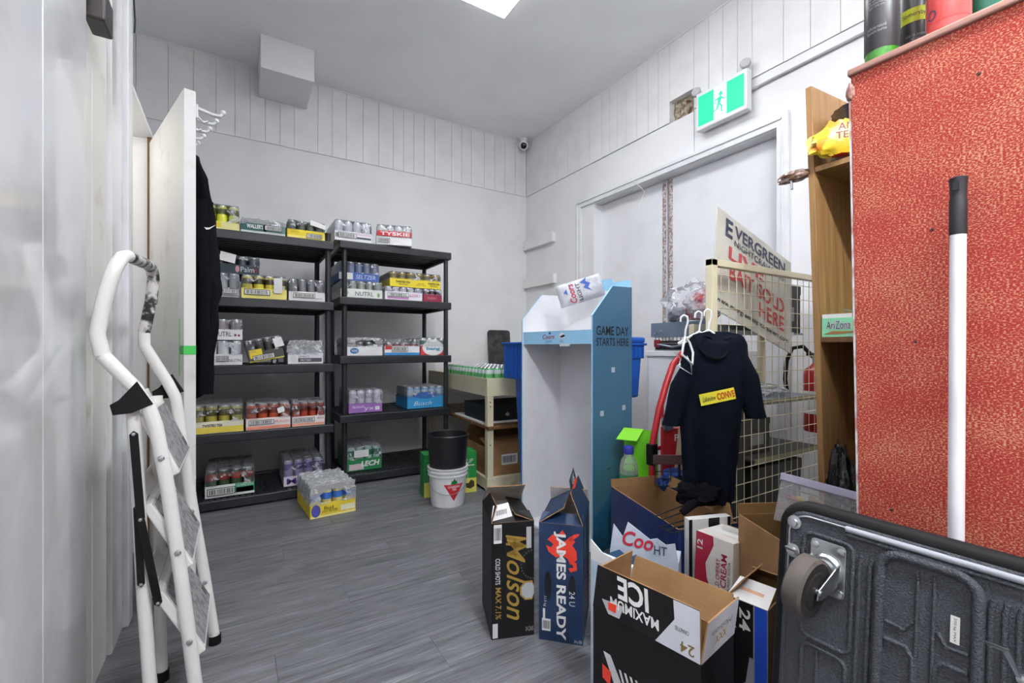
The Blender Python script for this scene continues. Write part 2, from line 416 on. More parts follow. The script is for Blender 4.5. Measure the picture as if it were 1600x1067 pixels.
# unseen bulb added inside the closet to brighten its door and jamb
t = thing('added_closet_bulb', 'added, unseen fill bulb under the closet ceiling behind the open door', 'light', (-.72, 2.5, 2.055))
G().lathe([(.045, 0), (.045, -.02), (.02, -.03), (.02, -.05)], 16).build('socket', M_TRIM, t, smooth=40)
G().lathe([(.015, -.045), (.03, -.07), (.035, -.09), (.03, -.11), (.012, -.125), (.002, -.127)], 16).build('bulb', emit_mat('bulb_glow', (255, 250, 240), 60), t, smooth=80)
# front wall behind the camera
struct(G().box(-.4, 2.95, YF - .1, YF, -.06, CEIL).build('wall_front', M_WALL))

# double door
door_1 = struct(G().box(2.885, 2.925, 2.386, 3.286, .005, 2.33).build('door_1', M_DOOR, bevel=.002))
door_2 = struct(G().box(2.885, 2.925, 1.486, 2.366, .005, 2.33).build('door_2', M_DOOR, bevel=.002))
M_TORN = mat('torn_foam_strip', (206, 200, 198), 0.9, var_rgb=(146, 122, 116), vscale=60, var_lo=.42, var_hi=.58, bump=.8, bscale=180)
def strip(ya, yb, par):
    def f(u, v):
        z = .01 + v * 2.31; j = .004 * noise.noise(Vector((z * 40, ya * 9, u * 3)))
        return (2.883 - .007 * math.sin(math.pi * u) + j, ya + u * (yb - ya) + j, z)
    return G().grid(f, 3, 120).build('torn_strip', M_TORN, par, smooth=60)
strip(2.388, 2.424, door_1); strip(2.326, 2.364, door_2)
trim_4 = struct(G().build('trim_4', M_TRIM)) if False else None
def casing(name, y0, y1, z0, z1, vert):
    g = G()
    if vert:
        g.box(XR - .018, XR, y0, y1, z0, z1); g.box(XR - .026, XR, y0 + .016, y1 - .03, z0, z1 - .0)
    else:
        g.box(XR - .018, XR, y0, y1, z0, z1); g.box(XR - .026, XR, y0, y1, z0 + .022, z1 - .014)
    return struct(g.build(name, M_TRIM, bevel=.003))
def mitre(name, pts, t):
    return struct(G().prism(pts, t).build(name, M_TRIM, bevel=.003))
W = .068
c1 = mitre('trim_5', [(XR, 3.292, 0), (XR, 3.292 + W, 0), (XR, 3.292 + W, 2.335 + W), (XR, 3.292, 2.335)], (-.018, 0, 0))
c2 = mitre('trim_6', [(XR, 1.48, 0), (XR, 1.48, 2.335), (XR, 1.48 - W, 2.335 + W + .012), (XR, 1.48 - W, 0)], (-.024, 0, 0))
c3 = mitre('trim_7', [(XR, 3.292, 2.335), (XR, 3.292 + W, 2.335 + W), (XR, 1.48 - W, 2.335 + W), (XR, 1.48, 2.335)], (-.02, 0, 0))
for par, a, b, z0, z1, v in ((c3, 1.45, 3.33, 2.372, 2.386, 0), (c1, 3.325, 3.338, 0, 2.36, 1), (c2, 1.438, 1.452, 0, 2.36, 1)):
    G().box(XR - .030, XR - .016, a, b, z0, z1).build('bead', M_TRIM, par, bevel=.004)
jamb = struct(G().box(XR - .004, 2.93, 3.286, 3.294, 0, 2.335).build('trim_8', M_TRIM))
struct(G().box(XR - .004, 2.93, 1.478, 1.486, 0, 2.335).build('trim_9', M_TRIM))
struct(G().box(XR - .004, 2.93, 1.478, 3.294, 2.331, 2.339).build('trim_10', M_TRIM))
g = G().tube([(2.86, 3.284, 1.90 + .07 * math.sin(t) ) if False else (2.86 + .008 * math.cos(t), 3.2845, 1.93 + .045 * math.sin(t)) for t in [i * math.pi / 6 for i in range(12)]], .002, 6, closed=True)
g.build('strike_plate', M_CHROME, jamb)

# LED panels
def led(name, x0, x1, y0, y1, label):
    t = thing(name, label, 'light', ((x0 + x1) / 2, (y0 + y1) / 2, CEIL))
    w, d = (x1 - x0) / 2, (y1 - y0) / 2
    g = G(); g.box(-w, w, -d, -d + .012, -.016, 0).box(-w, w, d - .012, d, -.016, 0).box(-w, -w + .012, -d + .012, d - .012, -.016, 0).box(w - .012, w, -d + .012, d - .012, -.016, 0)
    g.build('frame', M_TRIM, t)
    G().box(-w + .004, w - .004, -d + .004, d - .004, -.020, -.010).build('diffuser', M_LED, t)
led('ceiling_light', .985, 1.587, 1.49, 2.692, 'bright flat white ceiling light panel at the top of the picture')
t = thing('added_tube_light', 'added, unseen double tube fill light behind the viewer', 'light', (.55, -.60, 2.62))  # fill lamp added out of view to brighten ceiling and walls
G().box(-.014, .014, -.62, .62, .03, .06).build('tray', M_TRIM, t, bevel=.004)
for sx in (-.035, .035):
    G().tube([(sx, -.58, .0), (sx, .58, .0)], .019, 12).build('tube', emit_mat('tube_glow', (248, 250, 255), TUBE_POWER), t, smooth=50)
    for sy in (-.59, .59): G().box(sx - .02, sx + .02, sy - .012, sy + .012, -.02, .03).build('socket', M_TRIM, t)
for sy in (-.45, .45): G().tube([(0, sy, .06), (0, sy, CEIL - 2.62)], .003, 6).build('rod', M_CHROME, t)

# boxed soffit under the ceiling
tag(G().box(.157, .521, 3.77, YB - .012, 3.065, CEIL).build('ceiling_box', M_WALL, bevel=.004), 'white boxed-in soffit where back wall meets ceiling', 'soffit')

# dome security camera in the corner
t = thing('security_camera', 'small white security camera with black lens in ceiling corner', 'camera', (2.70, 4.16, CEIL))
G().lathe([(.045, 0), (.047, -.012), (.04, -.03), (.032, -.05), (.034, -.06)], 20).build('mount', M_TRIM, t, smooth=40)
mx = Matrix.Rotation(math.radians(-33), 4, 'Z') @ Matrix.Rotation(math.radians(112), 4, 'X')
G().lathe([(.034, -.03), (.046, -.028), (.05, 0), (.046, .035), (.036, .04)], 20, c=(0, 0, 0)).xf(Matrix.Translation((-.01, -.015, -.085)) @ mx).build('housing', M_TRIM, t, smooth=40)
G().lathe([(.033, .038), (.033, .044), (.02, .05), (.001, .051)], 20).xf(Matrix.Translation((-.01, -.015, -.085)) @ mx).build('lens', mat('lens_black', (8, 8, 10), .1), t, smooth=40)

# exit sign
M_EXG = emit_mat('exit_green_lit', (10, 190, 140), .5); M_EXW = emit_mat('exit_white_lit', (225, 245, 238), .45)
t = thing('exit_sign', 'lit green and white running man exit sign above the double door', 'sign', (2.735, 1.81, 2.63))
G().box(-.025, .03, -.182, .182, -.128, .128).build('housing', M_TRIM, t, bevel=.006)
G().box(.03, .055, -.12, .12, -.09, .09).build('wall_mount', M_TRIM, t)
u, v = (0, -1, 0), (0, 0, 1)
fc = (-.025, 0, 0)
patch(t, (-.025, .105, 0), u, v, .118, .205, M_EXG, 'green_panel'); patch(t, (-.025, -.105, 0), u, v, .118, .205, M_EXG, 'green_panel')
patch(t, (-.025, 0, 0), u, v, .092, .205, M_EXW, 'white_panel')
man = [[(.006, .066), (.02, .058), (.022, .044), (.012, .034), (-.002, .038), (-.004, .054)],
       [(-.012, .03), (.012, .034), (.016, .02), (.004, -.012), (-.014, -.008)],
       [(.012, .03), (.03, .012), (.044, .018), (.044, .012), (.03, .003), (.012, .018)],
       [(-.012, .03), (-.036, .022), (-.038, .0), (-.032, -.002), (-.03, .016), (-.01, .018)],
       [(.004, -.012), (.022, -.034), (.016, -.064), (.03, -.066), (.032, -.07), (.008, -.07), (.01, -.036), (-.006, -.012)],
       [(-.014, -.008), (.0, -.012), (-.014, -.046), (-.044, -.052), (-.046, -.044), (-.024, -.04)]]
for s_ in man: shape(t, (-.025, .004, 0), u, v, s_, M_EXG, 'running_figure', off=.002)
for yy, zz in ((.19, .155), (-.165, .165)):
    a = G().tube([(.0, yy * .93, .12), (0, yy, zz - .02)], .012, 8).build('lamp_neck', M_TRIM, t)
    G().lathe([(.012, -.02), (.03, -.016), (.033, .006), (.028, .012), (.01, .01), (.002, .012)], 18).xf(Matrix.Translation((-.012, yy, zz)) @ Matrix.Rotation(math.radians(-78), 4, 'Y') @ Matrix.Rotation(.25, 4, 'X')).build('lamp_head', mat('lamp_grey_%d' % (yy > 0), (188, 184, 190), .35), t, smooth=35)

# conduit, blocks, hook
tag(G().tube([(XR - .012, 1.66, 2.632), (XR - .012, 1.60, 2.64), (XR - .011, 1.52, 2.643), (XR - .011, .3, 2.645)], .0085, 8).build('conduit', C((156, 156, 158), .4), smooth=60), 'thin grey conduit running along the wall right of exit sign', 'pipe')
for lab, y0, y1, z0, z1, sl in (('upper of two white wooden blocks screwed to wall left of door', 3.70, 4.235, 2.10, 2.20, 0), ('lower of two white wooden blocks screwed to wall left of door', 3.68, 4.235, 1.675, 1.775, 0)):
    o = G().box(XR - .045, XR - .001, y0, y1, z0, z1).build('wooden_block', M_BOARD, bevel=.002); tag(o, lab, 'block', 'white blocks on the right wall')
tag(G().tube([(2.766, 2.66, 2.42), (2.755, 2.60, 2.36), (2.76, 2.53, 2.29), (2.762, 2.50, 2.25), (2.764, 2.53, 2.20), (2.766, 2.56, 2.17), (2.766, 2.555, 2.14), (2.768, 2.565, 2.11)], .0028, 6).build('wire_hook', M_WHITEC, smooth=60), 'bent white wire hook hanging from the door head trim', 'hook')
tag(G().box(1.02, 1.23, YB - .034, YB - .005, .54, .62).build('wooden_block', M_BOARD, bevel=.002), 'pale wooden block on back wall seen through the second rack', 'block')

# open white door of the closet with hooks
HX, HYY = -.37, 2.868; ang = math.atan2(2.178 - 2.868, -.173 + .37)
M_D3 = mat('closet_door_paint', (222, 222, 220), 0.38, var_rgb=(190, 186, 178), vscale=6, var_lo=.56, var_hi=.8)
door_3 = struct(G().box(0, .72, 0, .04, .012, 2.03).build('door_3', M_D3, loc=(HX, HYY, 0), rot=(0, 0, ang), bevel=.002))
M_TAPE = mat('green_tape', (64, 190, 84), .5)
G().box(.7202, .7212, .001, .04, .985, 1.02).build('tape', M_TAPE, door_3)
G().box(.655, .7205, -.0012, -.0004, .985, 1.02).build('tape', M_TAPE, door_3)
G().box(.648, .656, -.0012, -.0004, .90, 1.13).build('tape', M_TAPE, door_3)
# hook rail
hk = thing('coat_hook_rail', 'white coat hook rail with ball tips on the open closet door', 'hook rail', (HX, HYY, 0), ang)
G().box(.05, .715, .0405, .049, 1.93, 1.985).build('rail', M_TRIM, hk, bevel=.002)
for i, xx in enumerate((.70, .60, .50, .40, .30, .20, .10)):
    h = G().tube([(xx, .045, 1.975), (xx, .10, 1.968), (xx, .128, 1.972), (xx, .138, 1.985)], .0068, 8).build('hook', M_TRIM, hk, smooth=60)
    G().lathe([(.002, -.011), (.008, -.008), (.011, 0), (.008, .008), (.002, .011)], 10, c=(xx, .140, 1.990)).build('ball_tip', M_TRIM, h, smooth=80)
    l = G().tube([(xx, .045, 1.945), (xx, .07, 1.925), (xx, .085, 1.935)], .0045, 8).build('hook', M_TRIM, hk, smooth=60)

# black bar latch on a metal strap, high on the left wall
t = thing('door_closer', 'black bar end on a metal strap at the top left of the wall', 'closer', (-.32, 1.66, 1.95))
G().box(-.026, .02, -.045, .05, -.055, .035).build('body', mat('closer_black', (58, 52, 52), .35, metal=.3), t, bevel=.006)
G().prism([(-.024, -.03, .03), (-.024, .0, .03), (-.024, -.12, .22), (-.024, -.15, .22)], (.012, 0, 0)).build('strap', M_CHROME, t)
G().prism([(-.015, .012, .03), (-.015, .04, .03), (-.015, -.09, .24), (-.015, -.11, .24)], (.02, 0, 0)).build('strap', mat('closer_arm', (70, 70, 74), .35, metal=.6), t)
tag(G().tube([(-.326, 2.14, 2.42), (-.324, 2.165, 2.34), (-.322, 2.19, 2.24), (-.325, 2.198, 2.20)], .003, 6).build('wire', M_INK, smooth=60), 'thin dark wire running down the white trim at upper left', 'wire')

# ---------------------------------------------------------------- plastic racks
def rack(label, x0, w, y0, d, tops, capz):
    t = thing('storage_rack', label, 'rack', (x0, y0, 0), 0, 'black plastic shelving racks')
    lip = .058
    for k, z in enumerate(tops):
        sh = G()
        sh.box(0, w, 0, .022, z - lip, z); sh.box(0, w, d - .022, d, z - lip, z)
        sh.box(0, .022, .022, d - .022, z - lip, z); sh.box(w - .022, w, .022, d - .022, z - lip, z)
        s = sh.build('shelf', M_BLACK, t, bevel=.006)
        # ribbed, slotted deck
        dk = G(); nb = 26; bw = (w - .044) / nb
        for i in range(nb): dk.box(.022 + i * bw + bw * .14, .022 + (i + 1) * bw - bw * .14, .022, d - .022, z - .014, z - .004)
        for j in range(9):
            yy = .022 + (d - .044) * j / 8
            dk.box(.022, w - .022, max(.022, yy - .012), min(d - .022, yy + .012), z - .022, z - .005)
        dk.build('deck', M_BLACK, s)
    r = .0195
    for px, py in ((.043, .048), (w - .031, .048), (.043, d - .048), (w - .031, d - .048)):
        for k in range(len(tops)):
            zb = 0 if k == 0 else tops[k - 1]
            zt = tops[k] - lip
            if zt - zb > .02: G().tube([(px, py, zb), (px, py, zt)], [r, r * .94], 12).build('post', M_BLACK, t, smooth=40)
        G().lathe([(r, 0), (r, capz - tops[-1] - .008), (r + .003, capz - tops[-1] - .008), (r + .002, capz - tops[-1])], 12, c=(px, py, tops[-1])).build('post_cap', M_BLACK, t, smooth=40)
    return t
rack('tall black five-shelf rack beside the open white door', -.335, .92, 3.33, .60, [.068, .48, .903, 1.33, 1.752], 1.815)
rack('tall black five-shelf rack right of the other, nearer the room corner', .645, .882, 3.45, .60, [.073, .518, .952, 1.387, 1.800], 1.805)

# ---------------------------------------------------------------- cans and shrink-wrapped trays
_can = {}
def can_mesh(r, h, rgb, top=None, band=None):
    key = (round(r, 4), round(h, 3), rgb, top, band)
    if key not in _can:
        prof = [(r * .72, 0), (r * .98, h * .05), (r, h * .08), (r, h * .45), (r, h * .62), (r, h * .86), (r * .84, h * .95), (r * .82, h), (r * .72, h), (r * .70, h * .97), (.001, h * .97)]
        mi = [0, 1, 1, 1, 2, 1, 0, 0, 0, 0]
        _can[key] = G().lathe(prof, 12, mi=mi, cap=False).mesh('can', [M_SILVER, C(rgb, .32), C(band or rgb, .32)], smooth=45)
    return _can[key]

def film_mesh(L, D, H, hole, seed, slack=.004, amp=.003, z0=0.0):
    g = G()
    def P(x, y, z):
        q = max(0, (z / H - .72) / .28)
        x = L / 2 + (x - L / 2) * (1 - .05 * q * q - .0); y = D / 2 + (y - D / 2) * (1 - .03 * q * q)
        k = amp * (1 if z > .001 else 0)
        n1 = noise.noise(Vector((x * 40 + seed, y * 40, z * 40))) * k
        n2 = noise.noise(Vector((x * 90, y * 90 + seed, z * 90))) * k * .6
        return (x + n1, y + n2, z + (n1 + n2) * (1 if z > H * .5 else 0))
    a, b, c, d = -slack, L + slack, -slack, D + slack
    def inside(u, v): return not (((u - .5) / .30) ** 2 + ((v - (hole - .25)) / .34) ** 2 < 1)
    k = (lambda u, v: inside(u, v)) if hole else None
    Z = lambda v: z0 + (H - z0) * v
    g.grid(lambda u, v: P(a + (b - a) * u, c, Z(v)), 18, 12, keep=k)
    g.grid(lambda u, v: P(a + (b - a) * u, d, Z(v)), 18, 12, keep=k)
    g.grid(lambda u, v: P(a, c + (d - c) * u, Z(v)), 18, 12)
    g.grid(lambda u, v: P(b, c + (d - c) * u, Z(v)), 18, 12)
    g.grid(lambda u, v: P(a + (b - a) * u, c + (d - c) * v, H), 18, 18)
    return g

ZT = {}
def pack(label, x0, x1, y, z, th, ch, can, tray, deco=(), nx=4, ny=6, top=None, band=None, film=True, hole=.55, group='shrink-wrapped trays of cans', rz=0.0, cat='can pack', D=None, side=None, rot=None, film_m=None, slack=.0015, amp=.0025, name='can_tray', floor2=None, sides_deco=(), film_h=None):
    x0 += .0025; x1 -= .0025; L = x1 - x0; r = L / nx / 2 * .985; D = D or ny * r * 2 + .004
    t = thing(name, label, cat, (x0, y, z), rz, group, rot=rot)
    w = .0025; tr = G()
    tr.box(0, L, 0, D, 0, w); tr.box(0, L, 0, w, w, th); tr.box(0, L, D - w, D, w, th); tr.box(0, w, w, D - w, w, th); tr.box(L - w, L, w, D - w, w, th)
    tr.build('tray', tray if not isinstance(tray, tuple) else C(tray, .6), t)
    me = can_mesh(r * .97, ch - .004, can, top, band)
    for i in range(nx):
        for j in range(ny):
            inst(me, 'can', t, (L * (i + .5) / nx, (D) * (j + .5) / ny, .003), (0, 0, random.uniform(0, 6)))
    if film:
        g = film_mesh(L, D, film_h or ch + .002, hole, random.uniform(0, 50), slack, amp, th * .92)
        g.build('shrink_film', film_m or M_FILM, t, smooth=70, merge=.0008)
    for d_ in deco: deco_apply(t, d_, L, th, (0, 0, 0), X_, Z_)
    for d_ in sides_deco: deco_apply(t, d_, D, th, (L, 0, 0), Y_, Z_)
    return t
def deco_apply(t, d, L, th, o, u, v):
    """deco tuples in fractions of the face: (kind, cx, cz, w, h, ...) """
    kind, cx, cz, w, h = d[:5]
    uu = Vector(u); vv = Vector(v); c = Vector(o) + uu * (cx * L) + vv * (cz * th)
    xo = .005 if cz > 1 else 0
    if kind == 'bar': barcode(t, c, u, v, w * L, h * th, off=.0018 + .004)
    elif kind == 'rect': patch(t, c, u, v, w * L, h * th, C(d[5], .55), off=.0008 + xo)
    elif kind == 'lab': patch(t, c, u, v, w * L, h * th, M_WHITEC, 'sticker', off=.0065)
    elif kind == 'text': text(t, d[6], c, u, v, w * L, h * th, C(d[5], .5), off=.0014 + xo, bold=d[7] if len(d) > 7 else 0.0, shear=d[8] if len(d) > 8 else 0.0)
    elif kind == 'oval':
        shape(t, c, u, v, [(w * L / 2 * math.cos(a * math.pi / 10), h * th / 2 * math.sin(a * math.pi / 10)) for a in range(20)], C(d[5], .5))

YEL = (236, 212, 40); WH = (228, 228, 228); GY = (120, 122, 126); DK = (40, 42, 44); TEAL = (40, 92, 92)
TW = (236, 214, 84); INK = (36, 34, 30)
Y1, Y2 = 3.352, 3.525
# --- rack by the door, top shelf
z = 1.752
pack('yellow-green can tray at the left end of the first rack, top shelf', -.225, .022, Y1, z, .050, .155, (214, 218, 60), (244, 236, 160), [('rect', .3, .62, .6, .7, YEL), ('text', .32, .62, .4, .3, (200, 170, 20), 'TWISTED'), ], top=1, band=(90, 92, 40))
pack('low dark teal tray with white lettering on the first rack, top shelf', .026, .286, Y1, z, .066, .070, (196, 198, 198), (206, 214, 208), [('rect', .28, .62, .56, .74, TEAL), ('text', .31, .68, .36, .40, (236, 240, 236), "WALLER'S", .02), ('rect', .75, .62, .5, .74, (96, 130, 128)), ('bar', .72, .66, .40, .5)], film_h=.095, hole=0, film_m=M_FILMC, amp=.008)
pack('yellow tray of dark cans at the right end of the first rack, top shelf', .292, .530, Y1, z, .060, .118, (88, 92, 84), YEL, [('rect', .5, .18, 1, .3, (246, 226, 120)), ('bar', .72, .42, .42, .5), ('text', .2, .7, .22, .2, (190, 150, 20), 'LEMON')], film_m=M_FILMD, amp=.007)
patch(bpy.data.objects['can_tray.002'], (.19, -.004, .105), (1, 0, -.25), (.1, .2, 1), .10, .034, M_WHITEC, 'sticker')
# --- second shelf
z = 1.332
pack('silver-grey can tray under the dark tray, first rack, second shelf', -.215, .022, Y1, z, .056, .150, (150, 152, 158), (176, 178, 182), [('bar', .70, .66, .50, .55), ('rect', .5, .2, 1, .14, (140, 140, 146))], film_m=M_FILMD, amp=.006)
pack('dark teal can tray stacked on a silver-grey tray, first rack', -.125, .135, Y1 + .05, z + .157, .060, .115, (60, 66, 76), (40, 58, 66), [('oval', .52, .55, .09, .7, (196, 130, 150)), ('text', .74, .55, .30, .55, (190, 205, 215), 'Palm'), ('rect', .9, .5, .18, .55, (84, 40, 54))], film_m=M_FILMD, amp=.008, rot=(0, math.radians(.4), 0))
patch(bpy.data.objects['can_tray.004'], (.08, -.005, .10), (1, 0, -.2), (.12, .2, 1), .085, .06, M_WHITEC, 'sticker', off=.004)
pack('pale yellow tray with a big barcode and paper tag, first rack, second shelf', .030, .294, Y1, z, .066, .150, (212, 196, 62), (240, 226, 128), [('bar', .34, .62, .56, .55), ('text', .78, .70, .22, .16, INK, 'TWISTED TEA', .03), ('lab', .80, 1.35, .19, 1.5)], top=1, band=(70, 62, 34))
pack('white tray with a small barcode at the right end, first rack, second shelf', .302, .531, Y1, z, .062, .145, (120, 120, 126), WH, [('bar', .42, .58, .60, .50), ('text', .84, .3, .2, .12, GY, 'NUTRL')], film_m=M_FILMD)
# --- third shelf
z = .905
pack('lower white vodka soda tray at left of the first rack, third shelf', -.235, .040, Y1, z, .068, .152, (206, 208, 212), WH, [('bar', .60, .58, .24, .5), ('text', .86, .42, .26, .26, (110, 112, 120), 'NUTRL')], nx=4)
pack('white vodka soda tray with two cherries, stacked on its twin', -.24, .040, Y1, z + .158, .066, .130, (150, 140, 146), WH, [('text', .62, .55, .34, .44, (70, 64, 76), 'NUTRL'), ('oval', .86, .45, .05, .22, (94, 30, 44)), ('oval', .93, .42, .05, .22, (120, 44, 56))], film_m=M_FILMD, hole=.6)
t = pack('dark grey and yellow can pack tipped up on one corner, third shelf', .076, .284, Y1 + .0, z + .012, .062, .140, (66, 66, 60), (84, 84, 78), [('rect', .22, .8, .36, .9, (232, 206, 40)), ('bar', .42, .35, .62, .55), ('rect', .5, .02, 1, .12, (210, 196, 60))], film_m=M_FILMD, amp=.006, rot=(0, math.radians(-11), 0))
patch(t, (.185, -.004, .10), (1, 0, .12), (-.12, .15, 1), .055, .062, M_WHITEC, 'sticker', off=.003)
pack('white tray with crumpled film and purple lettering, first rack, third shelf', .296, .520, Y1, z, .066, .100, (190, 192, 196), WH, [('oval', .16, .5, .18, .75, (212, 212, 216)), ('text', .45, .72, .32, .20, (130, 50, 110), 'SPIRIT'), ('rect', .62, .38, .68, .40, (80, 78, 92)), ('text', .5, .38, .3, .2, WH, 'SELTZER')], film_m=M_FILMC, film_h=.155, amp=.014, hole=0)
# --- fourth shelf
z = .482
pack('yellow and white hard tea tray nearest the white door, fourth shelf', -.235, .046, Y1, z, .074, .170, (170, 160, 70), (236, 230, 206), [('rect', .5, .28, 1, .5, TW), ('text', .40, .66, .38, .22, INK, 'TWISTED TEA', .03)], top=1, band=(84, 76, 34), hole=.5)
pack('orange can tray in the middle of the first rack, fourth shelf', .054, .316, Y1, z, .074, .165, (186, 84, 52), (238, 226, 220), [('rect', .5, .16, 1, .26, (236, 150, 120)), ('bar', .34, .64, .56, .40), ('text', .80, .62, .32, .18, (230, 120, 80), 'PEACH')], band=(120, 44, 30), hole=.5)
pack('orange can tray at the right end of the first rack, fourth shelf', .322, .531, Y1, z, .066, .160, (170, 66, 48), (240, 228, 222), [('rect', .5, .16, 1, .26, (238, 168, 140)), ('bar', .36, .64, .64, .42), ('text', .86, .72, .2, .18, INK, 'PEACH')], band=(110, 40, 30), film_m=M_FILMD, amp=.007)
patch(bpy.data.objects['can_tray.012'], (.20, -.004, .12), (1, 0, .3), (-.2, .2, 1), .04, .034, M_WHITEC, 'sticker')
# --- bottom shelf
z = .070
pack('green can tray in the bottom left of the first rack', -.165, .108, Y1 + .04, z, .074, .170, (52, 74, 48), (224, 230, 226), [('rect', .80, .6, .40, .8, (52, 150, 110)), ('text', .80, .82, .34, .22, (220, 240, 226), 'GARDEN'), ('rect', .80, .42, .36, .42, WH), ('bar', .32, .5, .56, .62)], band=(150, 40, 30), hole=.45)
pack('purple and silver can pack at the right of the bottom shelf, first rack', .276, .531, Y1 + .06, z, .066, .175, (150, 140, 176), (222, 216, 228), [('text', .28, .5, .42, .62, (98, 60, 140), 'MS', .02), ('rect', .75, .5, .4, .6, (150, 120, 180))], band=(84, 60, 130), hole=0)

# --- second rack, top shelf
z = 1.802
pack('white can tray at the left end of the second rack, top shelf', 0.614, 0.881, Y2 - .05, z, .072, .150, (214, 214, 220), (238, 238, 240), [('bar', .34, .58, .50, .50), ('rect', .80, .78, .36, .18, (224, 196, 214)), ('rect', .79, .42, .40, .20, (72, 66, 80)), ('rect', .07, .55, .1, .4, GY)], hole=0)
t = pack('white tray of red-banded cans jutting over the front edge of the top shelf', 0.913, 1.180, Y2 - .06, z + .002, .062, .150, (226, 224, 224), (238, 238, 238), [('bar', .20, .5, .34, .55), ('rect', .5, 1.35, .96, .62, (204, 40, 50)), ('text', .52, 1.35, .84, .44, WH, 'TYSKIE', .03)], hole=0, rz=math.radians(-14), sides_deco=[('rect', .2, .5, .3, .3, GY)])
# --- second shelf
z = 1.389
pack('white vodka soda tray with green leaves, lower of the stack behind the post', 0.664, 0.978, Y2, z, .070, .130, (150, 158, 150), (234, 236, 232), [('text', .56, .5, .44, .46, (84, 92, 96), 'NUTRL'), ('oval', .14, .52, .07, .50, (140, 176, 120)), ('oval', .90, .42, .07, .50, (140, 176, 120))], film_m=M_FILMD, nx=5, ny=6, hole=.5)
pack('blue tray of slim cans stacked on the leafy white tray', 0.659, 0.959, Y2 + .03, z + .136, .062, .140, (120, 132, 160), (66, 100, 172), [('lab', .16, .5, .34, .8), ('text', .66, .5, .5, .5, (200, 214, 236), 'SELTZER', .0, .2)], nx=5, film_m=M_FILMD, hole=.62)
pack('white tray with pink band and barcode at the bottom of the second shelf', 0.994, 1.304, Y2, z, .072, .108, (178, 172, 186), (236, 232, 238), [('bar', .34, .62, .56, .42), ('rect', .34, .26, .56, .16, (214, 130, 200)), ('text', .80, .62, .3, .3, (206, 120, 170), 'BERRY')], nx=5, film_m=M_FILMD)
pack('maroon tray of cans beside the pink-banded tray, second rack', 1.309, 1.473, Y2, z, .064, .108, (190, 180, 186), (150, 42, 70), [('text', .45, .5, .5, .3, (220, 150, 160), 'CHERRY')], nx=3, band=(70, 50, 60), film_m=M_FILMD)
pack('bright yellow hard tea tray on top of two trays, second rack', 1.035, 1.466, Y2 + .01, z + .113, .064, .118, (186, 160, 60), (242, 218, 52), [('text', .25, .60, .28, .26, INK, 'TWISTED TEA', .03), ('text', .25, .30, .18, .20, INK, 'ORIGINAL'), ('text', .60, .42, .2, .4, (120, 100, 30), 'HARD\nICED TEA'), ('text', .86, .60, .24, .26, INK, 'TWISTED TEA', .03), ('text', .86, .30, .16, .20, INK, 'ORIGINAL')], nx=6, ny=5, band=(110, 96, 40), film_m=M_FILM, hole=0)
# --- third shelf
z = .954
pack('white tray with a blue oval mark, second rack, third shelf', 0.710, 0.978, Y2, z, .072, .100, (90, 90, 96), (236, 236, 236), [('oval', .20, .5, .24, .62, (46, 110, 168)), ('text', .2, .5, .16, .26, WH, 'wave')], film_h=.135, film_m=M_FILMC, amp=.010, hole=.7)
pack('red white and blue tray with barcode, second rack, third shelf', 0.992, 1.280, Y2, z, .074, .100, (116, 116, 122), (236, 238, 240), [('rect', .5, .14, 1, .28, (58, 140, 200)), ('rect', .10, .80, .18, .36, (206, 60, 56)), ('bar', .42, .66, .46, .50)], film_h=.135, film_m=M_FILMD, hole=0, band=(170, 60, 50))
pack('red and white tray of colourful cans beside the right post, third shelf', 1.284, 1.507, Y2 + .0, z, .076, .140, (228, 226, 214), (204, 66, 74), [('oval', .5, .80, .86, 1.7, (238, 236, 236)), ('text', .5, .66, .54, .44, (40, 150, 180), 'bang', .04)], nx=4, band=(40, 100, 90), hole=0)
# --- fourth shelf
z = .520
pack('purple and white can pack at the left of the second rack, fourth shelf', 0.722, 0.976, Y2, z, .072, .172, (222, 218, 228), (160, 110, 186), [('text', .28, .6, .36, .3, (240, 230, 244), 'Splash'), ('text', .60, .32, .3, .4, (240, 230, 244), 'yx'), ('rect', .85, .4, .14, .4, WH)], band=(190, 180, 200), top=1, hole=0)
pack('blue can pack at the right of the second rack, fourth shelf', 1.177, 1.491, Y2 + .01, z, .095, .175, (120, 158, 196), (52, 150, 206), [('text', .42, .42, .5, .34, (200, 228, 244), 'Busch', .0, .3), ('oval', .5, 1.1, .6, .6, (40, 110, 190))], nx=5, ny=5, band=(170, 190, 206), hole=0)
# --- bottom shelf
z = .075
t = pack('green can tray with white lettering on the bottom shelf of the second rack', 0.715, 0.978, Y2 + .02, z, .090, .180, (150, 190, 176), (32, 132, 74), [('text', .66, .55, .56, .46, WH, 'LECH', .04, .2), ('rect', .26, .34, .42, .5, (214, 190, 196)), ('lab', .40, 1.45, .42, .60)], band=(40, 110, 84), hole=.6, film_m=M_FILMD)

# --- yellow case on the floor
pack('yellow and blue can case wrapped in film standing on the floor by the racks', .372, .640, 2.885, 0, .085, .165, (206, 190, 120), (236, 212, 60), [('rect', .5, .08, 1, .14, (250, 234, 150)), ('text', .40, .62, .20, .22, INK, 'Bud'), ('text', .42, .40, .34, .18, INK, 'LIGHT SELTZER'), ('rect', .82, .44, .32, .40, (246, 240, 206)), ('oval', .12, .5, .20, .86, (84, 84, 170))], band=(60, 110, 190), hole=.62, film_m=M_FILMC, rz=math.radians(4), amp=.011, film_h=.185, group='', sides_deco=())

# loose can propping the tipped pack
t = thing('can', 'single dark can lying under the tipped pack on third shelf', 'can', (.225, 3.37, .905 + .021), rot=(math.radians(-90), 0, 0))
inst(can_mesh(.021, .11, (60, 60, 56)), 'can_body', t, (0, 0, 0))

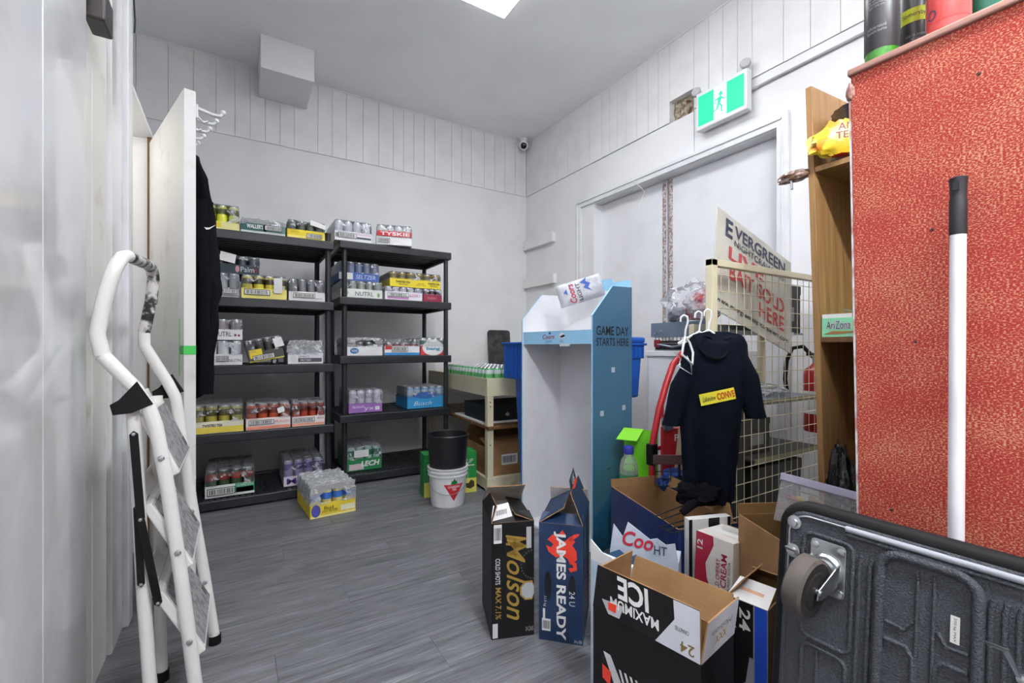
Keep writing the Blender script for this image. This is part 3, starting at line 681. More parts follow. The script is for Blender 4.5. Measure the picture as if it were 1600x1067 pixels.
# ---------------------------------------------------------------- generic helpers for the rest
def loft(rings, n, mi=0, capped=True):
    g = G(); vs = [p for r in rings for p in r]; fs = []
    for i in range(len(rings) - 1): fs += [(i * n + j, i * n + (j + 1) % n, (i + 1) * n + (j + 1) % n, (i + 1) * n + j) for j in range(n)]
    if capped: fs += [tuple(range(n))[::-1], tuple((len(rings) - 1) * n + j for j in range(n))]
    return g.add(vs, fs, mi)

def interp(tab, z):
    tab = sorted(tab)
    if z <= tab[0][0]: return tab[0][1:]
    for a, b in zip(tab, tab[1:]):
        if z <= b[0]:
            k = (z - a[0]) / (b[0] - a[0]); k = k * k * (3 - 2 * k)
            return tuple(p + (q - p) * k for p, q in zip(a[1:], b[1:]))
    return tab[-1][1:]

def lump(name, m, parent, size, seed, amp=.35, freq=2.2, n=28, loc=None, kind=None):
    """crumpled closed lump, sat on z = 0"""
    g = G(); rings = []
    for i in range(n // 2 + 1):
        ph = math.pi * i / (n // 2); ring = []
        for j in range(n):
            th = 2 * math.pi * j / n
            d = Vector((math.sin(ph) * math.cos(th), math.sin(ph) * math.sin(th), -math.cos(ph)))
            k = 1 + amp * noise.noise(d * freq + Vector((seed, 0, 0))) + amp * .6 * (abs(noise.noise(d * freq * 2.3 + Vector((0, seed, 0)))) - .3)
            p = Vector((d.x * k * size[0], d.y * k * size[1], d.z * k * size[2]))
            p.z = max(p.z, -size[2] * .8) + size[2] * .8
            ring.append(p)
        rings.append(ring)
    return loft(rings, n, capped=False).build(name, m, parent, smooth=35, merge=.0004, loc=loc, kind=kind)

def open_box(name, parent, w, d, h, mo, mi, t=.004, floor=True):
    """open-topped box, outside / inside materials"""
    g = G()
    g.add([(0, 0, 0), (w, 0, 0), (w, d, 0), (0, d, 0), (0, 0, h), (w, 0, h), (w, d, h), (0, d, h)], [(0, 1, 5, 4), (1, 2, 6, 5), (2, 3, 7, 6), (3, 0, 4, 7), (0, 3, 2, 1)], 0)
    g.add([(t, t, t), (w - t, t, t), (w - t, d - t, t), (t, d - t, t), (t, t, h), (w - t, t, h), (w - t, d - t, h), (t, d - t, h)], [(4, 5, 1, 0), (5, 6, 2, 1), (6, 7, 3, 2), (7, 4, 0, 3), (0, 1, 2, 3)], 1)
    g.add([(0, 0, h), (w, 0, h), (w, d, h), (0, d, h), (t, t, h), (w - t, t, h), (w - t, d - t, h), (t, d - t, h)], [(0, 1, 5, 4), (1, 2, 6, 5), (2, 3, 7, 6), (3, 0, 4, 7)], 2)
    me = bpy.data.meshes.new(name); me.from_pydata(g.v, [], g.f)
    for m in (mo, mi, M_KRAFT): me.materials.append(m)
    me.polygons.foreach_set('material_index', g.m); me.update()
    o = bpy.data.objects.new(name, me); COL.objects.link(o); o.parent = parent
    return o

def flap(parent, a, b, out, ang, ln, mo, mi, name='flap', cut=.0, t=.003, bend=0.0):
    """flap hinged on edge a-b; 'out' = horizontal outward direction; ang = degrees from straight up, + outward. mo on the outward face, mi inside"""
    a = Vector(a); b = Vector(b); out = Vector(out).normalized(); k = math.radians(ang)
    d = Vector((0, 0, 1)) * math.cos(k) + out * math.sin(k); nrm = out * math.cos(k) - Vector((0, 0, 1)) * math.sin(k)
    e = (b - a).normalized()
    pts = [a, b, b + d * ln - e * cut, a + d * ln + e * cut]
    g = G(); q = [p + nrm * (t / 2) for p in pts]; r = [p - nrm * (t / 2) for p in pts]
    g.add(q, [(0, 1, 2, 3)], 0); g.add(r, [(3, 2, 1, 0)], 1)
    g.add(q + r, [(0, 1, 5, 4), (1, 2, 6, 5), (2, 3, 7, 6), (3, 0, 4, 7)], 2)
    me = bpy.data.meshes.new(name); me.from_pydata(g.v, [], g.f)
    for m in (mo, mi, M_KRAFT): me.materials.append(m)
    me.polygons.foreach_set('material_index', g.m); me.update()
    o = bpy.data.objects.new(name, me); COL.objects.link(o); o.parent = parent
    return o, (a + b) / 2, e, d, nrm

# ---------------------------------------------------------------- step ladder
t = thing('step_ladder', 'folded white three-step ladder with worn paint leaning by the left wall', 'ladder', (-.15, 1.65, 0))
def lp(p): return (p[0] + .15, p[1] - 1.65, p[2])
near = [(-.266, 1.5, 1.194), (-.281, 1.5, 1.129), (-.294, 1.5, 1.048), (-.284, 1.5, .992), (-.222, 1.5, .909), (-.194, 1.5, .858), (-.179, 1.5, .807), (-.154, 1.5, .643), (-.125, 1.5, .397), (-.094, 1.5, .098), (-.084, 1.5, .028)]
far = [(-.226, 1.85, 1.236), (-.232, 1.85, 1.163), (-.25, 1.85, 1.059), (-.249, 1.85, 1.018), (-.189, 1.85, .897), (-.169, 1.85, .849), (-.161, 1.85, .785), (-.124, 1.85, .482), (-.089, 1.85, .237), (-.062, 1.85, .028)]
arch = [(-.266, 1.5, 1.194), (-.258, 1.507, 1.224), (-.251, 1.53, 1.247), (-.246, 1.57, 1.257), (-.240, 1.66, 1.262), (-.232, 1.78, 1.268), (-.229, 1.825, 1.264), (-.227, 1.845, 1.25), (-.226, 1.85, 1.236)]
r = .0165
hd = G().tube([lp(p) for p in near[:4][::-1] + arch[1:4]], r, 12).build('handle', M_LADDER, t, smooth=60)
G().tube([lp(p) for p in arch[3:] + far[1:3]], r * .98, 12).build('worn_grip', M_WORN, t, smooth=60)
G().tube([lp(p) for p in near[3:]], r, 12).build('front_rail', M_LADDER, t, smooth=60)
G().tube([lp(p) for p in far[2:]], r, 12).build('front_rail', M_LADDER, t, smooth=60)
G().tube([lp(p) for p in [(-.232, 1.515, .885), (-.226, 1.515, .835), (-.216, 1.515, .62), (-.205, 1.515, .352), (-.193, 1.515, .137), (-.186, 1.515, .026)]], .0155, 12).build('rear_leg', M_LADDER, t, smooth=60)
G().tube([lp(p) for p in [(-.212, 1.80, .86), (-.205, 1.79, .5), (-.198, 1.76, .2), (-.192, 1.73, .026)]], .0155, 12).build('rear_leg', M_LADDER, t, smooth=60)
for p in ((-.083, 1.5, 0), (-.06, 1.85, 0), (-.185, 1.515, 0), (-.191, 1.728, 0)):
    G().tube([lp(p), lp((p[0], p[1], .03))], [.019, .0185], 12).build('foot', M_RUBBER, t, smooth=40)
for k, (f, b) in enumerate((((-.128, .672), (-.2, .845)), ((-.098, .417), (-.19, .602)), ((-.070, .171), (-.166, .362)))):
    fx, fz = f; bx_, bz = b; dv = Vector((bx_ - fx, 0, bz - fz)); nv = Vector((-dv.z, 0, dv.x)).normalized()
    if nv.x < 0: nv = -nv
    c = [Vector((fx, 1.512, fz)), Vector((fx, 1.838, fz)), Vector((bx_, 1.838, bz)), Vector((bx_, 1.512, bz))]
    c = [Vector(lp(p)) for p in c]
    st = G().prism([p - nv * .022 for p in c], nv * .022).build('step', M_LADDER, t, bevel=.004)
    ins_ = [c[0] + (c[2] - c[0]) * .055, c[1] + (c[3] - c[1]) * .055, c[2] + (c[0] - c[2]) * .055, c[3] + (c[1] - c[3]) * .055]
    G().prism(ins_, nv * .003).build('tread', M_TREAD, st, bevel=.001)
    q = c[1] + (c[2] - c[1]) * .22 + (c[0] - c[1]) * .12; e = (c[2] - c[1]).normalized(); w_ = Vector((0, -1, 0))
    G().prism([q + e * a + w_ * b_ for a, b_ in ((-.014, -.014), (.014, -.014), (.014, .014), (-.014, .014))], nv * .0045).build('step_emblem', C((88, 86, 88), .6), st)
    # rear flange
    G().prism([c[3] - nv * .022, c[2] - nv * .022, c[2] - nv * .02 + dv.normalized() * .05, c[3] - nv * .02 + dv.normalized() * .05], -nv * .003).build('flange', M_LADDER, st)
    zz = f[1] + .05
    for rail in (near, far):
        tab = [(p[2], p[0]) for p in rail if p[2] < .9]
        xx = interp(tab, zz)[0]
        G().lathe([(.008, 0), (.006, .004), (.001, .005)], 10).xf(Matrix.Translation(lp((xx, rail[0][1] - r, zz))) @ Matrix.Rotation(math.radians(90), 4, 'X')).build('rivet', M_CHROME, t)
def barlink(a, b, y, w, m, nm):
    a = Vector((a[0], y, a[1])); b = Vector((b[0], y, b[1])); e = (b - a).normalized(); s_ = e.cross(Vector((0, 1, 0))) * w
    L_ = G().prism([lp(p) for p in (a - s_, b - s_, b + e * w, b + s_, a + s_, a - e * w)], (0, -.004, 0)).build(nm, m, t, bevel=.001)
    for p in (a, b): G().lathe([(w * .55, 0), (w * .45, .003), (.001, .004)], 10).xf(Matrix.Translation(lp((p.x, y - .004, p.z))) @ Matrix.Rotation(math.radians(90), 4, 'X')).build('rivet', M_CHROME, L_)
barlink((-.222, .79), (-.208, .57), 1.492, .009, M_RUBBER, 'folding_link'); barlink((-.208, .57), (-.172, .345), 1.488, .009, M_RUBBER, 'folding_link')
barlink((-.216, .60), (-.208, .40), 1.497, .008, M_RUBBER, 'folding_link')
for y in (1.488, 1.868):
    dx = 0 if y < 1.6 else .035
    G().prism([lp(p) for p in ((-.215 + dx, y, .925), (-.182 + dx, y, .865), (-.225 + dx, y, .845), (-.262 + dx, y, .842), (-.268 + dx, y, .868), (-.25 + dx, y, .88))], (0, -.006 if y < 1.6 else .006, 0)).build('bracket', M_RUBBER, t, bevel=.001)

# ---------------------------------------------------------------- jacket on the closet door
t = thing('jacket', 'black sports jacket with a small white tick hanging on the closet door', 'jacket', (HX, HYY, 0), ang)
tab = [(.80, .05, .10), (.83, .095, .16), (.92, .118, .185), (1.07, .138, .20), (1.18, .145, .205), (1.24, .165, .205), (1.32, .150, .20), (1.42, .148, .20), (1.55, .135, .185), (1.70, .092, .165), (1.80, .05, .13), (1.86, .016, .06)]
rings = []; n = 40
for i in range(45):
    z = .80 + 1.06 * i / 44; dpt, hw = interp(tab, z); dpt *= .66; ring = []
    for j in range(n):
        a = 2 * math.pi * j / n; ca, sa = math.cos(a), math.sin(a)
        fx = math.copysign(abs(ca) ** .8, ca) * hw; fy = max(-.0, (.5 + .5 * sa) ** .8) * dpt
        k = noise.noise(Vector((ca * 2.2, sa * 2.2, z * 3.4))) * .02 + noise.noise(Vector((ca * 3 + z * 2, sa * 3, z * 9))) * .008
        ring.append((.505 + fx * (1 + k * 1.5), .047 + max(0, fy + k * min(1, fy / .05)), z + .012 * noise.noise(Vector((a, z * 2, 3)))))
    rings.append(ring)
jb = loft(rings, n).build('shell', M_CLOTH, t, smooth=50)
rings = []
for i in range(22):  # hanging sleeve on the near side
    k = i / 21; z = 1.62 - .80 * k; cx_ = .655 + .03 * math.sin(k * 3); cy = .080 + .010 * k
    rr = .034 - .008 * k
    rings.append([(cx_ + rr * .8 * math.cos(a) * (1 + .15 * noise.noise(Vector((a, z * 8, 1)))), cy + rr * math.sin(a) + .006 * noise.noise(Vector((z * 14, a, 0))), z) for a in [2 * math.pi * j / 18 for j in range(18)]])
loft(rings, 18).build('sleeve', M_CLOTH, t, smooth=50)
sw = [(-.016, .002), (-.011, -.006), (-.002, -.005), (.022, .010), (-.001, .0005), (-.009, .0005)]
shape(t, (.706, .088, 1.50), (-.05, .95, .2), (.0, -.2, .95), sw, M_WHITEC, 'tick_mark', off=.006, sc=1.2)

# ---------------------------------------------------------------- cream work table and what is on it
TB = (1.501, 2.775, 0); TR = math.radians(-3.9)
TWD, TLN = 1.04, 1.36
t = thing('work_table', 'cream metal work table with two lower shelves beside the second rack', 'table', TB, TR)
for px_, py_ in ((0, 0), (TWD, 0), (0, TLN), (TWD, TLN)):
    sx = 1 if px_ == 0 else -1; sy = 1 if py_ == 0 else -1
    g = G(); g.box(min(px_, px_ + sx * .045), max(px_, px_ + sx * .045), min(py_, py_ + sy * .004), max(py_, py_ + sy * .004), 0, .80)
    g.box(min(px_, px_ + sx * .004), max(px_, px_ + sx * .004), min(py_ + sy * .004, py_ + sy * .045), max(py_ + sy * .004, py_ + sy * .045), 0, .80)
    lg = g.build('leg', M_CREAM, t, bevel=.001)
    if px_ == 0 and py_ == 0:
        for zz in (.79, .765, .74, .70, .63, .60, .33):
            G().lathe([(.006, 0), (.005, .002), (.001, .0025)], 8).xf(Matrix.Translation((.022, 0, zz)) @ Matrix.Rotation(math.radians(90), 4, 'X')).build('bolt', C((110, 100, 76), .4), lg)
G().box(-.002, TWD + .002, -.005, -.0005, .672, .80).build('apron', M_CREAM, t, bevel=.001)
G().box(-.005, -.0005, -.002, TLN + .002, .672, .80).build('apron', M_CREAM, t, bevel=.001)
G().box(0, TWD, TLN + .0005, TLN + .005, .672, .80).build('apron', M_CREAM, t, bevel=.001)
G().box(TWD + .0005, TWD + .005, 0, TLN, .672, .80).build('apron', M_CREAM, t, bevel=.001)
G().box(.005, TWD - .005, .005, TLN - .005, .725, .735).build('top_pan', M_CREAM, t)
G().box(-.004, TWD, -.02, TLN, .440, .462).build('middle_shelf', M_WOODD, t, bevel=.003)
g = G().box(0, TWD, 0, TLN, .088, .098).box(0, TWD, -.004, -.0005, .02, .098).box(-.004, -.0005, 0, TLN, .02, .098)
g.build('bottom_shelf', M_CREAM, t)
Mt = Matrix.Translation(TB) @ Matrix.Rotation(TR, 4, 'Z')
def on_table(x, y, z): return tuple(Mt @ Vector((x, y, z)))
p = on_table(.02, .06, .748)
t2 = pack('tray of green and silver cans on the cream work table', 0, .40, 0, 0, .02, .124, (96, 176, 110), (150, 190, 160), (), nx=6, ny=13, band=(196, 206, 206), group='', film=False); t2.location = p; t2.rotation_euler = (0, 0, TR)
for k_ in range(3):
    me = can_mesh(.0325, .12, (196, 200, 200), None, (70, 80, 76))
    t3 = thing('can', ('silver', 'silver and grey', 'plain silver')[k_] + ' can standing %s the green cans on the work table' % ('left of', 'just beside', 'behind')[k_], 'can', on_table(.47 + .07 * k_, .9 + .03 * k_, .7365)); inst(me, 'can_body', t3, (0, 0, 0))
# black pan leaning on the wall
t = thing('black_pan', 'black rectangular pan standing upright against the back wall', 'pan', (2.415, 4.19, .8) if False else (2.415, 4.165, .736), 0, rot=(math.radians(-5), 0, 0))
def rrect(w, h, r_, n_=5):
    out = []
    for cx_, cy_, a0 in ((w - r_, h - r_, 0), (r_, h - r_, 90), (r_, r_, 180), (w - r_, r_, 270)):
        out += [(cx_ + r_ * math.cos(math.radians(a0 + 90 * i / n_)), cy_ + r_ * math.sin(math.radians(a0 + 90 * i / n_))) for i in range(n_ + 1)]
    return out
pts = [(x - .135, 0, z) for x, z in rrect(.27, .47, .03)]
G().prism(pts, (0, .02, 0)).build('rim', mat('pan_black', (34, 34, 34), .45, var_rgb=(70, 70, 70), vscale=12), t, bevel=.004)
G().prism([(x * .9, -.0, .235 + (z - .235) * .93) for x, y, z in pts], (0, -.006, 0)).build('base', MATS['pan_black'], t, bevel=.003)
# black flat box on a white board, middle shelf
t = thing('white_board', 'white board lying on the middle shelf of the work table', 'board', on_table(.0, .05, .4625), TR)
G().box(.005, .60, .05, .62, 0, .012).build('panel', M_WHITEC, t, bevel=.002)
t = thing('black_carton', 'flat black carton with a small leaf mark on the white board', 'box', on_table(.03, .13, .4755), TR)
MB_ = mat('black_print_card', (26, 26, 28), .5)
G().box(0, .50, 0, .38, 0, .115).build('body', MB_, t, bevel=.002)
G().box(-.002, .502, -.002, .382, .094, .118).build('lid', MB_, t, bevel=.002)
shape(t, (.19, -.0025, .045), X_, Z_, [(-.02, -.01), (-.004, -.012), (0, -.02), (.004, -.012), (.02, -.01), (.014, 0), (.018, .008), (.006, .008), (0, .022), (-.006, .008), (-.018, .008), (-.014, 0)], C((170, 170, 172)), 'leaf_mark')
patch(t, (.34, -.0025, .052), X_, Z_, .15, .006, C((120, 120, 122)), 'print_line')
# carton on the bottom shelf
t = thing('cardboard_box', 'open brown cardboard box with white labels on the table bottom shelf', 'box', on_table(.02, .035, .0985), TR)
open_box('body', t, .62, .42, .20, M_KRAFT, M_KRAFTD)
flap(t, (0, 0, .2), (.62, 0, .2), (0, -1, 0), -72, .16, M_KRAFT, M_KRAFTD); flap(t, (0, .42, .2), (.62, .42, .2), (0, 1, 0), -20, .12, M_KRAFT, M_KRAFTD)
barcode(t, (.17, 0, .11), X_, Z_, .13, .075, frame=False); patch(t, (.36, 0, .12), X_, Z_, .13, .15, M_WHITEC, 'label'); barcode(t, (.36, -.001, .15), X_, Z_, .1, .05, frame=False)
# green carton on the floor
t = thing('green_carton', 'green and yellow drink carton on the floor behind the buckets', 'box', (1.085, 2.905, 0), math.radians(-9))
MGR = mat('green_print_card', (34, 140, 62), .5); MYL = C((222, 214, 96))
G().box(0, .37, 0, .14, 0, .285).build('body', MGR, t, bevel=.002)
patch(t, (.185, 0, .05), X_, Z_, .37, .10, MYL); text(t, '7UP', (.31, 0, .22), X_, Z_, .07, .03, M_WHITEC, .3); shape(t, (.325, 0, .055), X_, Z_, [(-.03, -.02), (.0, -.03), (.03, -.015), (.028, .02), (.004, .034), (-.012, .012), (-.034, .01)], C((70, 60, 30)), 'figure_print')
patch(t, (.33, 0, .19), X_, Z_, .05, .008, M_WHITEC, 'print_line')

# ---------------------------------------------------------------- pails
PC = (1.185, 2.738)
t = thing('white_pail', 'white plastic pail with red triangle and green leaf logo', 'pail', (*PC, 0))
MWP = mat('white_pail_plastic', (226, 227, 228), .35)
G().lathe([(.001, .004), (.103, .004), (.106, 0), (.109, .01), (.122, .19), (.13, .192), (.13, .199), (.124, .201), (.124, .214), (.132, .216), (.132, .224), (.126, .226), (.126, .236), (.133, .238), (.133, .246), (.12, .246), (.106, .012), (.001, .012)], 40, cap=False).build('shell', MWP, t, smooth=35)
def onpail(x, y, z0=.105):
    a = math.atan2(-PC[1], -PC[0]) + .34 + x / .116; zz = z0 + y; rr = .109 + (zz - .01) / .18 * .013 + .0012
    return Vector((rr * math.cos(a), rr * math.sin(a), zz))
def pailshape(pts, m, nm, off=0):
    g = G(); k = len(pts); cx_ = sum(p[0] for p in pts) / k; cy_ = sum(p[1] for p in pts) / k; vs = [onpail(cx_, cy_)]; fs = []
    seg = []
    for i in range(k):
        a, b = pts[i], pts[(i + 1) % k]
        for s_ in range(6): seg.append((a[0] + (b[0] - a[0]) * s_ / 6, a[1] + (b[1] - a[1]) * s_ / 6))
    N = len(seg); R_ = 5
    vs = []; 
    for r_i in range(R_ + 1):
        for q in seg: vs.append(onpail(cx_ + (q[0] - cx_) * r_i / R_, cy_ + (q[1] - cy_) * r_i / R_))
    for r_i in range(R_): fs += [(r_i * N + i, r_i * N + (i + 1) % N, (r_i + 1) * N + (i + 1) % N, (r_i + 1) * N + i) for i in range(N)]
    vs = [p + Vector((p.x, p.y, 0)).normalized() * off for p in vs]
    g.add(vs, fs); g.build(nm, m, t)
pailshape([(-.065, .045), (.065, .045), (.0, -.062)], C((200, 36, 44)), 'triangle_logo')
pailshape([(-.022, .05), (-.006, .044), (.006, .044), (.022, .05), (.016, .06), (.02, .068), (.008, .068), (0, .084), (-.008, .068), (-.02, .068), (-.016, .06)], C((30, 130, 60)), 'leaf_logo', .0012)
vs, fs = glyphs('CANADIAN\nTIRE', 0, .02)
me = bpy.data.meshes.new('lettering'); me.from_pydata([tuple(onpail(x * .075, y * .032 + .022) * 1.0 + Vector((onpail(x * .075, 0).x, onpail(x * .075, 0).y, 0)).normalized() * .0015) for x, y in vs], [], fs); me.materials.append(M_WHITEC)
o = bpy.data.objects.new('lettering', me); COL.objects.link(o); o.parent = t
G().tube([(.133 * math.cos(a), .133 * math.sin(a), .19 - .10 * math.sin((a - 2.75) / 3.14 * math.pi)) for a in [2.75 + i * 3.14 / 18 for i in range(19)]], .002, 6).build('bail_handle', M_CHROME, t, smooth=60)
t = thing('black_pail', 'black plastic pail nested in the white pail', 'pail', (*PC, .16))
G().lathe([(.001, .004), (.108, .004), (.110, 0), (.112, .012), (.131, .275), (.138, .277), (.140, .29), (.134, .295), (.126, .29), (.108, .014), (.001, .012)], 40, cap=False).build('shell', mat('black_pail_plastic', (24, 25, 28), .4), t, smooth=35)

# ---------------------------------------------------------------- blue bins
def cart(name, label, loc, w, d, z0, z1, zc, inset, lid=False, taper=.03):
    t = thing(name, label, 'bin', loc)
    g = G(); ins2 = inset + taper
    g.add([(ins2, ins2, z0), (w - ins2, ins2, z0), (w - ins2, d - ins2, z0), (ins2, d - ins2, z0), (inset, inset, zc), (w - inset, inset, zc), (w - inset, d - inset, zc), (inset, d - inset, zc)], [(0, 3, 2, 1), (0, 1, 5, 4), (1, 2, 6, 5), (2, 3, 7, 6), (3, 0, 4, 7)])
    g.build('body', M_BLUEP, t, bevel=.012)
    g = G(); tt = .012
    g.box(0, w, 0, tt, zc - .01, z1).box(0, w, d - tt, d, zc - .01, z1).box(0, tt, tt, d - tt, zc - .01, z1).box(w - tt, w, tt, d - tt, zc - .01, z1)
    g.box(tt, w - tt, tt, d - tt, zc - .01, zc)
    c_ = g.build('collar', M_BLUEP, t, bevel=.004)
    k = 8
    for i in range(k):
        yy = d * (i + .5) / k; G().box(-.006, .001, yy - .006, yy + .006, zc, z1 - .02).build('rib', M_BLUEP, c_, bevel=.002)
        xx = w * (i + .5) / k; G().box(xx - .006, xx + .006, -.006, .001, zc, z1 - .02).build('rib', M_BLUEP, c_, bevel=.002)
    G().box(-.012, w + .012, -.012, d + .012, z1 - .014, z1).build('rim', M_BLUEP, t, bevel=.004)
    if lid: G().box(-.006, w + .006, -.006, d + .006, z1, z1 + .035).build('lid', M_BLUEP, t, bevel=.012)
    return t
cart('recycling_bin', 'tall blue recycling bin with ribbed collar left of the display stand', (1.572, 2.275, 0), .42, .40, 0, 1.05, .815, .055)
cart('storage_tote', 'blue lidded storage tote peeking out right of the display stand', (1.795, 1.86, .72), .26, .38, 0, .32, .24, .010, True, .012)
t = thing('cardboard_box', 'tall brown cardboard box under the blue tote', 'box', (1.81, 1.92, 0)); G().box(0, .1, 0, .28, 0, .72).build('body', M_KRAFT, t, bevel=.003); G().box(-.001, .101, .12, .16, .3, .7215).build('tape', C((196, 170, 120)), t)

# ---------------------------------------------------------------- blue beer display stand
t = thing('display_stand', 'tall light blue and white cardboard beer display stand', 'display stand', (1.406, 2.188, 0), math.atan2(-.988, .151))
DW, DD = .524, .322
def dpanel(name, x0, x1, prof, mats):
    n_ = len(prof); vs = [(x0, y, z) for y, z in prof] + [(x1, y, z) for y, z in prof]
    me = bpy.data.meshes.new(name); me.from_pydata(vs, [], [tuple(range(n_)), tuple(range(n_, 2 * n_))[::-1]] + [(i, (i + 1) % n_, n_ + (i + 1) % n_, n_ + i) for i in range(n_)])
    for m in mats: me.materials.append(m)
    me.polygons.foreach_set('material_index', [0, 1] + [2] * n_)
    bm = bmesh.new(); bm.from_mesh(me); bmesh.ops.recalc_face_normals(bm, faces=bm.faces); bm.to_mesh(me); bm.free()
    o = bpy.data.objects.new(name, me); COL.objects.link(o); o.parent = t; return o
MDW = mat('display_white_inside', (222, 222, 226), .55, var=.02)
prof = [(0, 0), (0, 1.172), (.156, 1.327), (DD, 1.334), (DD, 0)]
sl = dpanel('side_panel', 0, .009, prof, [M_DISP, MDW, M_DISPL]); sr = dpanel('side_panel', DW - .009, DW, prof, [MDW, M_DISP, M_DISPL])
G().box(.009, DW - .009, DD - .012, DD - .004, 0, 1.33).build('back_panel', MDW, t)
G().box(.26, .40, DD - .004, DD + .002, 1.2, 1.395).build('back_flap', M_DISPL, t); G().box(.40, .515, DD - .002, DD + .004, 1.2, 1.375).build('back_flap', M_DISPL, t)
hb = G().box(.009, DW - .009, .004, .016, 1.032, 1.102).build('header_bar', M_DISPL, t)
G().box(.009, DW - .009, .016, DD - .012, 1.092, 1.099).build('top_shelf', MDW, t)
G().box(.009, DW - .009, .02, DD - .012, 0.0, .012).build('base', MDW, t)
G().box(.30, .37, .002, .004, 1.02, 1.034).build('clear_tab', C((206, 220, 230)), t)
text(hb, 'Coors', (.215, .004, 1.072), X_, Z_, .09, .026, C((150, 36, 60)), .25, .01); text(hb, 'LIGHT', (.218, .004, 1.046), X_, Z_, .05, .012, C((60, 80, 120)))
shape(hb, (.225, .004, 1.092), X_, Z_, [(-.012, -.006), (0, .008), (.012, -.006)], C((40, 70, 150)))
shape(hb, (.315, .004, 1.066), X_, Z_, [(-.022, .0), (-.018, .018), (0, .026), (.018, .018), (.022, 0), (0, -.004)], M_WHITEC, 'helmet_mark'); shape(hb, (.315, .004, 1.066), X_, Z_, [(-.020, .004), (.012, .016), (.022, .012), (.02, .004), (0, .0)], M_INK, 'helmet_mark', off=.0016); text(hb, 'NFL', (.315, .004, 1.045), X_, Z_, .03, .01, C((170, 90, 80)))
u, v = Y_, Z_
text(sr, 'GAME DAY', (DW, .158, 1.098), u, v, .265, .047, M_INK, 0, .015); text(sr, 'STARTS HERE', (DW, .158, 1.042), u, v, .265, .040, M_INK, 0, .012)
for yy, zz in ((.16, .90), (.07, .685), (.25, .70)): patch(sr, (DW, yy, zz), u, v, .028, .026, C((186, 196, 206)), 'tape_square')
shape(sr, (DW, .13, .40), u, v, [(-.03, 0), (0, .004), (.05, .012), (.0, .0), (-.004, -.02), (-.006, .0)], M_INK, 'pen_mark')
shape(sr, (DW, 0, 0), u, v, [(.005, .0), (.31, .0), (.31, .23), (.25, .19), (.2, .25), (.13, .27), (.08, .22), (.005, .18)], C((36, 96, 140)), 'torn_print', off=.0015)
# puffy can-shaped beer sign
t = thing('can_sign', 'silver can-shaped beer sign lying tilted on the display stand', 'sign', (1.60, 1.90, 1.322), rot=Euler((math.radians(90), math.radians(0), math.radians(-31.5))))
MSG = mat('silver_print', (196, 198, 206), .42, var_rgb=(160, 162, 170), vscale=14)
sg = []
ca = math.radians(17)
def pil(u_, v_, s_):
    x = (u_ - .5) * .25; y = (v_ - .5) * .125
    e = (1 - (2 * u_ - 1) ** 6) * (1 - (2 * v_ - 1) ** 4); d_ = .026 * max(0, e) ** .5 * s_
    return (x * math.cos(ca) - y * math.sin(ca), x * math.sin(ca) + y * math.cos(ca), d_ + .002 * noise.noise(Vector((u_ * 9, v_ * 6, s_))))
g = G(); g.grid(lambda a, b: pil(a, b, 1), 24, 14); g.grid(lambda a, b: pil(a, b, -.35), 24, 14)
sg = g.build('sign_body', MSG, t, smooth=60, merge=.002)
ru = (math.sin(ca), -math.cos(ca), 0); rv = (math.cos(ca), math.sin(ca), 0)
nu = (-math.sin(ca), math.cos(ca), 0); nv_ = (-math.cos(ca), -math.sin(ca), 0)
def sc(x, y): return (x * math.cos(ca) - y * math.sin(ca), x * math.sin(ca) + y * math.cos(ca), .027)
text(t, 'Coors', sc(-.052, -.004), nu, nv_, .105, .036, C((176, 44, 62)), .2, .02); text(t, 'LIGHT', sc(-.012, -.004), nu, nv_, .095, .022, C((40, 46, 60)), 0, .01)
shape(t, sc(.03, .02), nu, nv_, [(-.04, -.03), (-.01, .014), (.004, -.002), (.022, .026), (.04, -.014), (.02, -.006), (.004, -.03), (-.014, -.012)], C((52, 96, 178)), 'mountain_mark'); shape(t, sc(-.085, .012), nu, nv_, [(-.016, -.01), (0, .01), (.016, -.01)], C((52, 96, 178)), 'mountain_mark')

# ---------------------------------------------------------------- standing cartons in the foreground
MBK = mat('black_beer_card', (14, 14, 16), .5, spec=.35, var_rgb=(20, 20, 22)); MNV = mat('navy_beer_card', (24, 44, 76), .42, var_rgb=(30, 54, 88)); MGI = mat('inner_white_card', (214, 210, 204), .6, var_rgb=(190, 176, 158), vscale=10)
GOLD = mat('gold_ink', (186, 152, 72), .35, metal=.4)
# Molson
t = thing('beer_carton', 'tall black and gold beer carton standing open on the floor', 'carton', (.755, 1.368, 0), math.radians(-20))
cw, cd, chh = .152, .235, .402
b_ = open_box('body', t, cw, cd, chh, MBK, MGI, .002)
dn = (0, 0, -1)
text(b_, 'Molson', (.086, 0, .205), dn, X_, .29, .066, GOLD, .45, .008); text(b_, 'COLD SHOTS', (.022, 0, .235), dn, X_, .09, .017, C((206, 206, 206)), 0, .015); text(b_, 'MAX 7.1%', (.024, 0, .125), dn, X_, .11, .02, GOLD, .1, .015)
text(b_, 'M', (.088, 0, .335), dn, X_, .05, .075, GOLD, .4, .02)
barcode(b_, (.022, 0, .365), X_, Z_, .028, .065, frame=False); patch(b_, (.133, 0, .345), X_, Z_, .018, .075, C((176, 176, 178)), 'label'); patch(b_, (.013, 0, .03), X_, Z_, .018, .05, C((200, 200, 200)), 'label')
g_oct = [(math.cos(a) * .034, math.sin(a) * .036) for a in [math.pi / 8 + i * math.pi / 4 for i in range(8)]]
shape(b_, (.132, 0, .16), X_, Z_, [(max(-.034, min(.019, x)), y) for x, y in g_oct], GOLD, 'badge'); shape(b_, (.132, 0, .16), X_, Z_, [(max(-.028, min(.019, x * .82)), y * .82) for x, y in g_oct], C((170, 172, 176)), 'badge', off=.0016)
